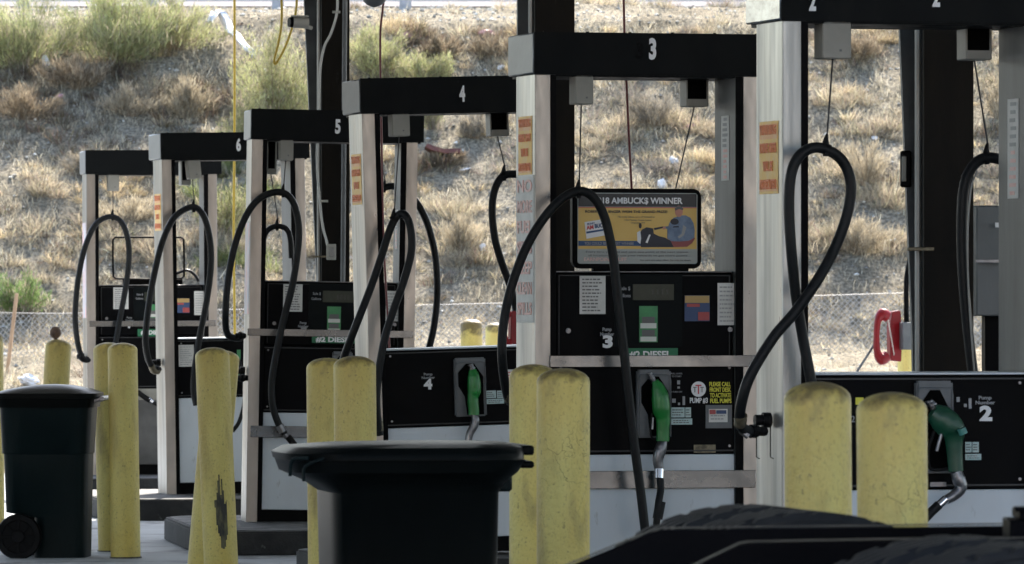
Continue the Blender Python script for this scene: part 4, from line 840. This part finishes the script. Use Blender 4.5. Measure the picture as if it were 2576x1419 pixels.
# ------------------------------------------------------------------ chain-link fence
fr = new('chain_link_fence', (0, 77, .7)); tag(fr, 'low sagging chain link fence at the foot of the dry bank', 'fence')
mb = MB(); s_ = .07; hgt = 1.0
def ftop(x): return float(np.interp(x, [-7, -5.5, 3.8, 5, 7], [1.42, 1.40, 1.62, 1.66, 1.72]))
xx = -7.2
V, Fc = [], []
def ribbon(a, b, w_=.0038):
    i = len(V); V.extend([(a[0]-w_, a[1], a[2]), (a[0]+w_, a[1], a[2]), (b[0]+w_, b[1], b[2]), (b[0]-w_, b[1], b[2]), (a[0], a[1]+w_*2, a[2]), (b[0], b[1]+w_*2, b[2])])
    Fc.extend([(i, i+1, i+2, i+3), (i, i+3, i+5, i+4), (i+1, i+4, i+5, i+2)])
while xx < 7.2:
    for sg in (-1, 1):
        x, zt_ = xx, ftop(xx)-.7; n_ = 0
        pts = []
        while n_ < 24:
            z = zt_-n_*s_*.5; pts.append((x, .006*((n_+(sg > 0)) % 2), z)); x += sg*s_*.5; n_ += 1
        for a, b in zip(pts[::4], pts[4::4]): ribbon(a, b)
    xx += s_
me = bpy.data.meshes.new('mesh_panel'); me.from_pydata(V, [], Fc); me.materials.append(MT['fence_wire']); o = bpy.data.objects.new('mesh_panel', me); COL.objects.link(o); o.parent = fr
mb = MB(); mb.tube([(x, 0, ftop(x)-.7) for x in np.arange(-7.2, 7.3, .4)], .004, 5); mb.build('top_wire', MT['fence_wire'], fr)
for x in (-7.6, 7.6): mb = MB(); mb.tube([(x, 0, -.6), (x, 0, .95)], .03, 8); mb.build('post', MT['fence_wire'], fr)
# ------------------------------------------------------------------ guard rail
gr = new('guard_rail', (0, 94.2, 5.92)); tag(gr, 'galvanised road guard rail along the top of the bank', 'guard rail')
for i in range(-5, 7):
    x = (1020-CX)/F*94.2+i*1.905; mb = MB(); mb.box(x-.09, x+.09, -.07, .07, -.6, .75, .004)
    mb.build('post', MT['galvanised'], gr)
mb = MB(); mb.prism([(-.10,.42),(-.16,.47),(-.10,.54),(-.10,.60),(-.16,.67),(-.10,.73),(-.097,.73),(-.155,.67),(-.097,.60),(-.097,.54),(-.155,.47),(-.097,.42)], -14, 14, 'x'); mb.build('beam', MT['galvanised'], gr, False)
# ------------------------------------------------------------------ vegetation
def blades_obj(name, base, d, ln, wd, colr, bend, mname='foliage'):
    """many thin two-segment leaf blades in one mesh"""
    n = len(base); up = np.array([0, 0, 1.]); side = np.cross(d, rng.normal(size=(n, 3))); side /= np.linalg.norm(side, axis=1)[:, None]+1e-9
    mid = base+d*(ln*.55)[:, None]; d2 = d+bend; d2 /= np.linalg.norm(d2, axis=1)[:, None]; tip = mid+d2*(ln*.45)[:, None]
    w_ = side*(wd*.5)[:, None]
    V = np.stack([base-w_, base+w_, mid+w_*.8, mid-w_*.8, tip], 1).reshape(-1, 3)
    idx = np.arange(n)[:, None]*5; quads = (idx+np.array([[0, 1, 2, 3]])); tris = (idx+np.array([[3, 2, 4]]))
    me = bpy.data.meshes.new(name); me.vertices.add(n*5); me.vertices.foreach_set('co', V.ravel().astype(np.float32))
    lo = np.concatenate([quads, tris], 1).ravel().astype(np.int32); me.loops.add(n*7); me.loops.foreach_set('vertex_index', lo)
    ls = np.stack([np.arange(n)*7, np.arange(n)*7+4], 1).ravel().astype(np.int32); me.polygons.add(n*2); me.polygons.foreach_set('loop_start', ls)
    me.update(calc_edges=True); me.validate()
    a = me.color_attributes.new('Col', 'FLOAT_COLOR', 'POINT'); C = np.ones((n, 5, 4)); C[:, :, :3] = colr[:, None, :]; a.data.foreach_set('color', C.ravel().astype(np.float32))
    me.materials.append(MT[mname]); o = bpy.data.objects.new(name, me); COL.objects.link(o); return o
def norm(a): return a/(np.linalg.norm(a, axis=1)[:, None]+1e-9)
STRAW = np.array([.50,.43,.31]); BROWN = np.array([.20,.158,.108]); GREY = np.array([.29,.265,.22]); GOLD = np.array([.54,.44,.28]); OLIVE = np.array([.22,.25,.10]); GREEN = np.array([.17,.25,.085])
B, D, LN, WD, CL, BD = [], [], [], [], [], []
def tuft(c, size, n, col_, spread=.9, wd=.006, jit=.18):
    a = rng.uniform(0, 2*pi, n); e = rng.random(n)**.7*spread
    d = norm(np.stack([np.cos(a)*e, np.sin(a)*e, np.ones(n)], 1)); d = norm(d+rng.normal(0, .30, (n, 3))*np.array([1, 1, .4])); b = np.array(c)+np.stack([np.cos(a), np.sin(a), np.zeros(n)], 1)*(rng.random(n)**.7*size*.45)[:, None]
    B.append(b-np.array([0, 0, .03])); D.append(d); LN.append(size*rng.uniform(.4, 1.05, n)); WD.append(np.full(n, wd)*rng.uniform(.6, 1.4, n))
    CL.append(np.clip(col_*(1+rng.normal(0, jit*1.7, (n, 1)))+rng.normal(0, .015, (n, 3)), .02, .95)); BD.append(rng.normal(0, .45, (n, 3))+np.array([0, 0, -.35]))
def dens(x, y):
    """how much dry growth the bank carries there (photo columns and rows)"""
    d = .85
    def g(cx, cy, sx, sy, k): return k*math.exp(-((x-cx)/sx)**2-((y-cy)/sy)**2)
    d -= g(1180, 370, 130, 70, .8)+g(1500, 430, 110, 60, .8)+g(2180, 700, 220, 70, .9)+g(100, 480, 200, 60, .5)+g(1150, 760, 220, 90, .6)+g(1180, 38, 3500, 27, 1.1)+g(1800, 900, 4000, 90, .8)
    d += g(1650, 300, 220, 140, .5)+g(2150, 450, 160, 220, .6)+g(1150, 560, 90, 110, .5)+g(250, 680, 300, 120, .5)+g(350, 260, 250, 80, .4)
    return max(.03, min(1.4, d))
cnt = 0
while cnt < 4000:
    X = random.uniform(-10.5, 10.5); Y = random.uniform(66, 94); z = H(X, Y); px = CX+X/Y*F; py = HY-(z-EYE)/Y*F
    if random.random() > dens(px, py)*(1 if Y > 81 else .25): continue
    t = random.random(); c = STRAW if t < .42 else GREY if t < .68 else BROWN if t < .84 else GOLD
    if px < 800 and 150 < py < 420 and t > .25: c = BROWN*random.uniform(.8, 1.4)
    if noise.noise(Vector((X*.9, Y*.9, 40))) < -.04 and random.random() < .85: continue
    sz = .08+.16*random.random()**1.6+(.14 if random.random() < .12 else 0); tuft((X, Y, z), sz, int(22+85*sz/.3), c*random.uniform(.65, 1.25), random.uniform(.7, 1.7)); cnt += 1
BIG = [(470,265,.42,STRAW),(455,230,.38,GOLD),(1220,320,.38,STRAW),(1150,530,.5,STRAW),(1165,600,.48,STRAW),(1200,650,.42,STRAW),(1100,110,.42,BROWN),(1060,90,.4,BROWN),(985,70,.35,GOLD),(1250,100,.4,BROWN),(1310,90,.38,GOLD),(300,190,.45,BROWN),(250,170,.4,GOLD),(380,220,.4,STRAW),
       (520,240,.4,BROWN),(230,420,.4,STRAW),(130,480,.35,STRAW),(290,490,.3,GOLD),(2130,250,.42,STRAW),(2200,330,.5,STRAW),(2100,420,.5,STRAW),(2230,500,.5,STRAW),(2150,600,.55,STRAW),(2250,610,.45,STRAW),(2090,610,.45,STRAW),(2130,130,.35,GOLD),(2230,100,.35,GOLD),(1600,240,.45,GREY),(1680,300,.45,STRAW),(1560,330,.4,STRAW),(1760,330,.5,STRAW),(1780,420,.45,GOLD),(1640,420,.4,GREY),
       (1480,350,.35,STRAW),(2530,200,.5,STRAW),(2500,420,.4,GREY),(560,620,.5,STRAW),(600,660,.45,OLIVE),(350,640,.4,STRAW),(250,560,.4,STRAW),(770,630,.4,STRAW),(560,420,.5,OLIVE),(600,500,.5,OLIVE),(640,560,.4,STRAW),(1820,640,.4,STRAW),(1830,560,.45,STRAW),(1090,420,.4,BROWN),(950,400,.4,GOLD),(2450,110,.4,BROWN),(60,200,.4,BROWN),(30,250,.35,STRAW),(400,120,.4,GOLD),(1400,760,.3,GREY)]
for x, y, s, c in BIG:
    for j in range(8):
        p = on_ground(x+random.gauss(0, 34), y+random.uniform(-14, 26)); tuft((p.x, p.y, H(p.x, p.y)), s*random.uniform(.35, .95), 150, c*random.uniform(.7, 1.15)*(1 if j % 3 else .75), random.uniform(.8, 1.6), .0055)
for i in range(9000):       # short stubble
    X = random.uniform(-10, 10); Y = random.uniform(60, 94); z = H(X, Y); px = CX+X/Y*F; py = HY-(z-EYE)/Y*F
    if random.random() > dens(px, py)*.9+.1 or (Y < 80 and random.random() > .35): continue
    tuft((X, Y, z), random.uniform(.04, .11), 8, (STRAW if random.random() < .5 else GREY)*random.uniform(.7, 1.2), 1.3, .006)
NS = 90000; px_ = []; 
while len(px_) < NS:        # loose standing stalks between the tufts
    X = random.uniform(-9.5, 9.5); Y = random.uniform(64, 94.3); x = CX+X/Y*F
    q = noise.noise(Vector((X*1.3, Y*1.3, 77)))+.5*noise.noise(Vector((X*4, Y*4, 7)))
    if q < .02 and random.random() < .88: continue
    z = H(X, Y); y = HY-(z-EYE)/Y*F
    if random.random() > dens(x, y)*(1 if Y > 81 else .2): continue
    px_.append((X, Y, z-.01, q))
px_ = np.array(px_); n = len(px_); e = norm(np.stack([rng.normal(0, .45, n), rng.normal(0, .45, n), np.ones(n)], 1))
pal = np.array([[.60,.54,.40],[.44,.395,.30],[.31,.29,.23],[.18,.158,.115],[.76,.70,.56]])[rng.choice(5, n, p=[.22,.24,.26,.20,.08])]
B.append(px_[:, :3]); D.append(e); LN.append(rng.uniform(.05, .20, n)); WD.append(rng.uniform(.005, .011, n)); CL.append(np.clip(pal*(1+rng.normal(0, .15, (n, 1))), .03, .95)); BD.append(rng.normal(0, .5, (n, 3)))
g = blades_obj('dry_grass', np.concatenate(B), norm(np.concatenate(D)), np.concatenate(LN), np.concatenate(WD), np.concatenate(CL), np.concatenate(BD)); tag(g, 'dry straw coloured grass growing over the bank', 'grass', kind='stuff')
# bushes
def bush(name, x, y, wpx, hpx, col_, n, label, leaf=.05, yoff=0, grp='green desert shrubs on the bank', stems=22, lw=.009):
    p = on_ground(x, y); Y = p.y; k = Y/F; w_, h_ = wpx*k/2, hpx*k; root = new(name, (p.x, Y, H(p.x, Y)-.03)); tag(root, label, 'shrub', grp)
    mb = MB(); tips = []
    for i in range(stems):
        a = random.uniform(0, 2*pi); e = random.random()**.6; tx, ty, tz = cos(a)*w_*e*.95, sin(a)*w_*e*.6, h_*random.uniform(.4, 1)*(1-.4*e*e)
        mb.tube([(tx*.05, ty*.05, 0), (tx*.45, ty*.45, tz*.5), (tx*.95, ty*.95, tz*.95)], [.010, .007, .003], 4, False, 2); tips.append((tx, ty, tz))
    mb.build('stem', MT['dull_stem'] if 'dull_stem' in MT else mat('dull_stem', (.16,.12,.08), .9, 0, (.28,.23,.16), 20), root)
    m = int(n); ids = rng.integers(0, len(tips), m); tp_ = np.array(tips)[ids]; t = rng.uniform(.3, 1.0, m)[:, None]**.8; base = tp_*t+rng.normal(0, 1, (m, 3))*np.array([w_, w_*.7, h_])*.085*(1.3-t*.5)
    base[:, 2] = np.maximum(base[:, 2], .03); d = norm(tp_*.6/np.linalg.norm(tp_, axis=1)[:, None]+np.array([0, 0, .7])+rng.normal(0, .45, (m, 3)))
    cl = np.clip(col_*(1+rng.normal(0, .25, (m, 1)))*(1+.25*np.sin(ids*2.3))[:, None], .02, .9); cl[rng.random(m) < .2] = STRAW*.9
    o = blades_obj('foliage', base, d, leaf*rng.uniform(.5, 1.4, m), lw*rng.uniform(.5, 1.2, m), cl, rng.normal(0, .3, (m, 3))); o.parent = root; return root
LG = np.array([.35,.37,.18]); YG = np.array([.38,.385,.19])
bush('green_shrub', 60, 175, 400, 220, LG, 9500, 'feathery green shrub at the top left corner of the bank', .13)
bush('green_shrub', 290, 165, 480, 200, LG*1.05, 10500, 'tall feathery green shrub right of the corner one', .13)
bush('green_shrub', 450, 130, 260, 140, YG*.9, 5000, 'sparse yellow green shrub near the shredded bag', .12)
bush('green_shrub', 690, 335, 330, 270, YG*.95, 17000, 'rounded pale olive shrub left of the tapered post', .06)
bush('green_shrub', 610, 400, 190, 190, YG*.8, 5500, 'olive shrub above the header marked 5', .06)
bush('green_shrub', 945, 200, 240, 150, YG, 9000, 'low green shrub right of the tapered post', .06)
bush('green_shrub', 1060, 215, 190, 100, YG, 5000, 'small yellow green shrub over the header marked 4', .06)
bush('green_shrub', 60, 790, 170, 110, GREEN*1.1, 4500, 'dark green shrub behind the mesh fence', .07)
bush('green_shrub', 560, 600, 170, 200, YG*.8, 3800, 'straggly olive shrub behind the yellow cord', .08)
bush('green_shrub', 1085, 330, 90, 110, YG*.8, 1500, 'thin olive shrub right of the pump column below header 4', .07)
bush('dry_shrub', 1110, 150, 150, 75, BROWN*1.1, 3000, 'dark dry shrub on the upper bank between headers 3 and 4', .08, grp='dry shrubs on the bank')
bush('dry_shrub', 190, 225, 260, 90, BROWN*1.3, 4000, 'brown dry brush beneath the feathery shrubs', .1, grp='dry shrubs on the bank')
bush('dry_shrub', 470, 300, 130, 110, STRAW*.8, 3500, 'pale dry shrub above header 6', .09, grp='dry shrubs on the bank')
for i, (x, y, w_, h_, c, n_, lb) in enumerate([(60,300,260,90,BROWN*1.2,4200,'dark dry brush at the left edge below the feathery shrubs'),(330,290,200,80,STRAW*.75,3200,'tangled tan brush right of the white paper clump'),(880,470,90,90,BROWN*1.3,1500,'dry brush glimpsed between the post and column of the pump marked 4'),
    (1240,150,150,75,BROWN*1.1,2600,'dark dry shrub just left of header 3'),(1200,350,110,80,GREY*.95,2200,'grey dry tuft left of the rear retractor of the pump marked 4'),(1120,420,130,45,BROWN*1.2,1600,'low dark brush under the red scrap'),(1160,640,150,110,STRAW*.8,3200,'pale straw shrub near the white cup on the bank'),
    (2160,150,170,80,BROWN*1.3,2600,'dark dry shrub behind the front retractor of the right pump'),(2180,470,190,120,STRAW*.85,3800,'large straw shrub framed by the raised hose loop'),(2150,640,230,110,STRAW*.8,4200,'wide straw shrub above the bare patch by the red telephone'),(1640,330,200,100,GREY*.9,3400,'grey dry shrub seen through the frame of the pump with the poster'),
    (1790,620,90,120,STRAW*.85,1800,'straw shrub right of the poster frame'),(230,440,170,70,GREY*.9,2200,'grey thin brush above the farthest header'),(2510,300,120,110,STRAW*.8,2000,'straw shrub beside the rear hose cable of the right pump'),(330,560,200,70,STRAW*.9,2400,'pale grass shrub seen through the farthest pump frame')]):
    bush('dry_shrub', x, y, w_, h_, c, n_, lb, .085, grp='dry shrubs on the bank', lw=.007)
# stones
def stones(name, n, sampler, label):
    V, Fc, C = [], [], []
    oc = np.array([(1,0,0),(-1,0,0),(0,1,0),(0,-1,0),(0,0,1),(0,0,-1)], float); of = [(0,2,4),(2,1,4),(1,3,4),(3,0,4),(2,0,5),(1,2,5),(3,1,5),(0,3,5)]
    for i in range(n):
        X, Y, s = sampler(); z = H(X, Y); v = oc*s*rng.uniform(.5, 1.1, (6, 1))*np.array([1, 1, .7]); a = random.uniform(0, 6); c_, s_2 = cos(a), sin(a)
        v = np.stack([v[:, 0]*c_-v[:, 1]*s_2, v[:, 0]*s_2+v[:, 1]*c_, v[:, 2]], 1)+np.array([X, Y, z+s*.15]); b = len(V); V.extend(v.tolist()); Fc.extend([(p+b, q+b, t+b) for p, q, t in of])
        g_ = random.choice([.25, .36, .18, .45, .65])*random.uniform(.7, 1.2); C.extend([(g_*1.0, g_*.96, g_*.85, 1)]*6)
    me = bpy.data.meshes.new(name); me.from_pydata(V, [], Fc); a = me.color_attributes.new('Col', 'FLOAT_COLOR', 'POINT'); a.data.foreach_set('color', np.array(C, np.float32).ravel()); me.materials.append(MT['stone_mix'])
    o = bpy.data.objects.new(name, me); COL.objects.link(o); tag(o, label, 'stones', kind='stuff')
stones('gravel', 26000, lambda: (random.uniform(-10, 10), random.choice([random.uniform(60, 82), random.uniform(82, 95), random.uniform(82, 95), random.uniform(88, 95)]), .012+.04*random.random()**5), 'loose pale gravel scattered over the bank and its foot')
# ------------------------------------------------------------------ litter
def litter(name, x, y, wpx, hpx, m, label, cat='litter', seed=1, grp='scraps of white litter on the bank', thin=.5):
    p = on_ground(x, y); k = p.y/F; rs = random.Random(seed*31+int(x)); b = bmesh.new(); bmesh.ops.create_icosphere(b, subdivisions=3, radius=1)
    for v in b.verts:
        f_ = 1+.55*noise.noise(v.co*1.9+Vector((x, seed, 0)))+.25*noise.noise(v.co*5+Vector((x, 0, 0))); v.co = Vector((v.co.x*f_*wpx*k/2, v.co.y*f_*wpx*k/2*thin, v.co.z*f_*hpx*k/2))
    me = bpy.data.meshes.new(name); b.to_mesh(me); b.free(); me.materials.append(MT[m]); smooth(me, 30); o = bpy.data.objects.new(name, me); COL.objects.link(o); o.location = (p.x, p.y-.03, p.z+hpx*k*.3)
    o.rotation_euler = (0, rs.uniform(-.3, .3), rs.uniform(-.5, .5)); tag(o, label, cat, grp)
for i, (x, y, w_, h_, m, lb) in enumerate([(1213,630,14,22,'litter_white','white crumpled cup on the bank right of the hanging hose'),(1170,428,30,5,'litter_white','flat white paper strip on bare gravel under the red scrap'),(1695,410,24,18,'litter_white','white scrap seen over the poster between the cords'),
    (1730,325,40,14,'litter_pink','pinkish scrap below the rear retractor of header 3'),(1665,470,22,22,'litter_white','white wrapper just above the poster frame'),(175,205,34,24,'litter_white','white clump of paper in the brown brush at upper left'),(150,245,22,10,'litter_pink','pink scrap left in the brush beneath the white clump'),
    (115,165,16,30,'litter_white','narrow white rag hanging in the corner shrub'),(285,160,30,20,'litter_white','white paper caught under the feathery shrub'),(1260,175,18,14,'litter_white','white scrap at the left of header 3'),(2200,350,16,9,'litter_white','small pale scrap between the columns of the right pump'),
    (1020,95,22,16,'litter_pink','pale pink wrapper right of the red cord at the top of the bank'),(2240,610,30,10,'litter_white','pale flat scrap near the foot of the bank by the post'),(75,965,50,26,'litter_white','pale heap of rubble at the foot of the wooden stake'),(1225,90,40,18,'litter_pink','pink paper beside the dark shrub left of header 3'),(2540,350,14,10,'litter_white','white speck seen left of the far right column')]):
    litter('litter_scrap', x, y, w_, h_, m, lb, seed=i)
# shredded plastic bag
for nm, pts, wd_, lb in (('plastic_bag', [(532,78),(545,55),(560,52),(575,80),(580,98),(596,110),(612,135),(640,162)], 13, 'long shredded white plastic bag draped over the upper bank'), ('plastic_bag', [(672,205),(690,222),(702,240),(718,262)], 8, 'shorter strip of white plastic snagged in the olive shrub')):
    q = on_ground(*pts[0]); V, Fc = [], []
    base = None
    for i, (x, y) in enumerate(pts):
        p = on_ground(x, y); p.z += .12; p.y -= .25; base = base or p.copy()
        wv = wd_/F*p.y*random.uniform(.5, 1.1); 
        for j in range(5): V.append(tuple(p-base+Vector(((j-2)/2*wv, .03*sin(j*2+i), .04*cos(j*3+i)+random.uniform(-.02, .02)))))
    for i in range(len(pts)-1):
        for j in range(4): a = i*5+j; Fc.append((a, a+1, a+6, a+5))
    me = bpy.data.meshes.new(nm); me.from_pydata(V, [], Fc); me.materials.append(MT['plastic_bag']); smooth(me, 30); o = bpy.data.objects.new(nm, me); COL.objects.link(o); o.location = base; tag(o, lb, 'plastic bag', 'shredded plastic bags')
    md = o.modifiers.new('thick', 'SOLIDIFY'); md.thickness = .006
p = on_ground(1110, 396); k = p.y/F; mb = MB(); mb.prism([(a*k, b*k) for a, b in ((-42,12),(-36,20),(-20,14),(5,6),(48,8),(46,-4),(10,-6),(-25,2))], -.12, .1, bev=.006); o = mb.build('red_scrap', MT['litter_red'])
o.location = p+Vector((0, -.1, .06)); o.rotation_euler = (R(-10), 0, .1); tag(o, 'dark red crumpled board lying on the bare gravel right of header 5', 'debris')
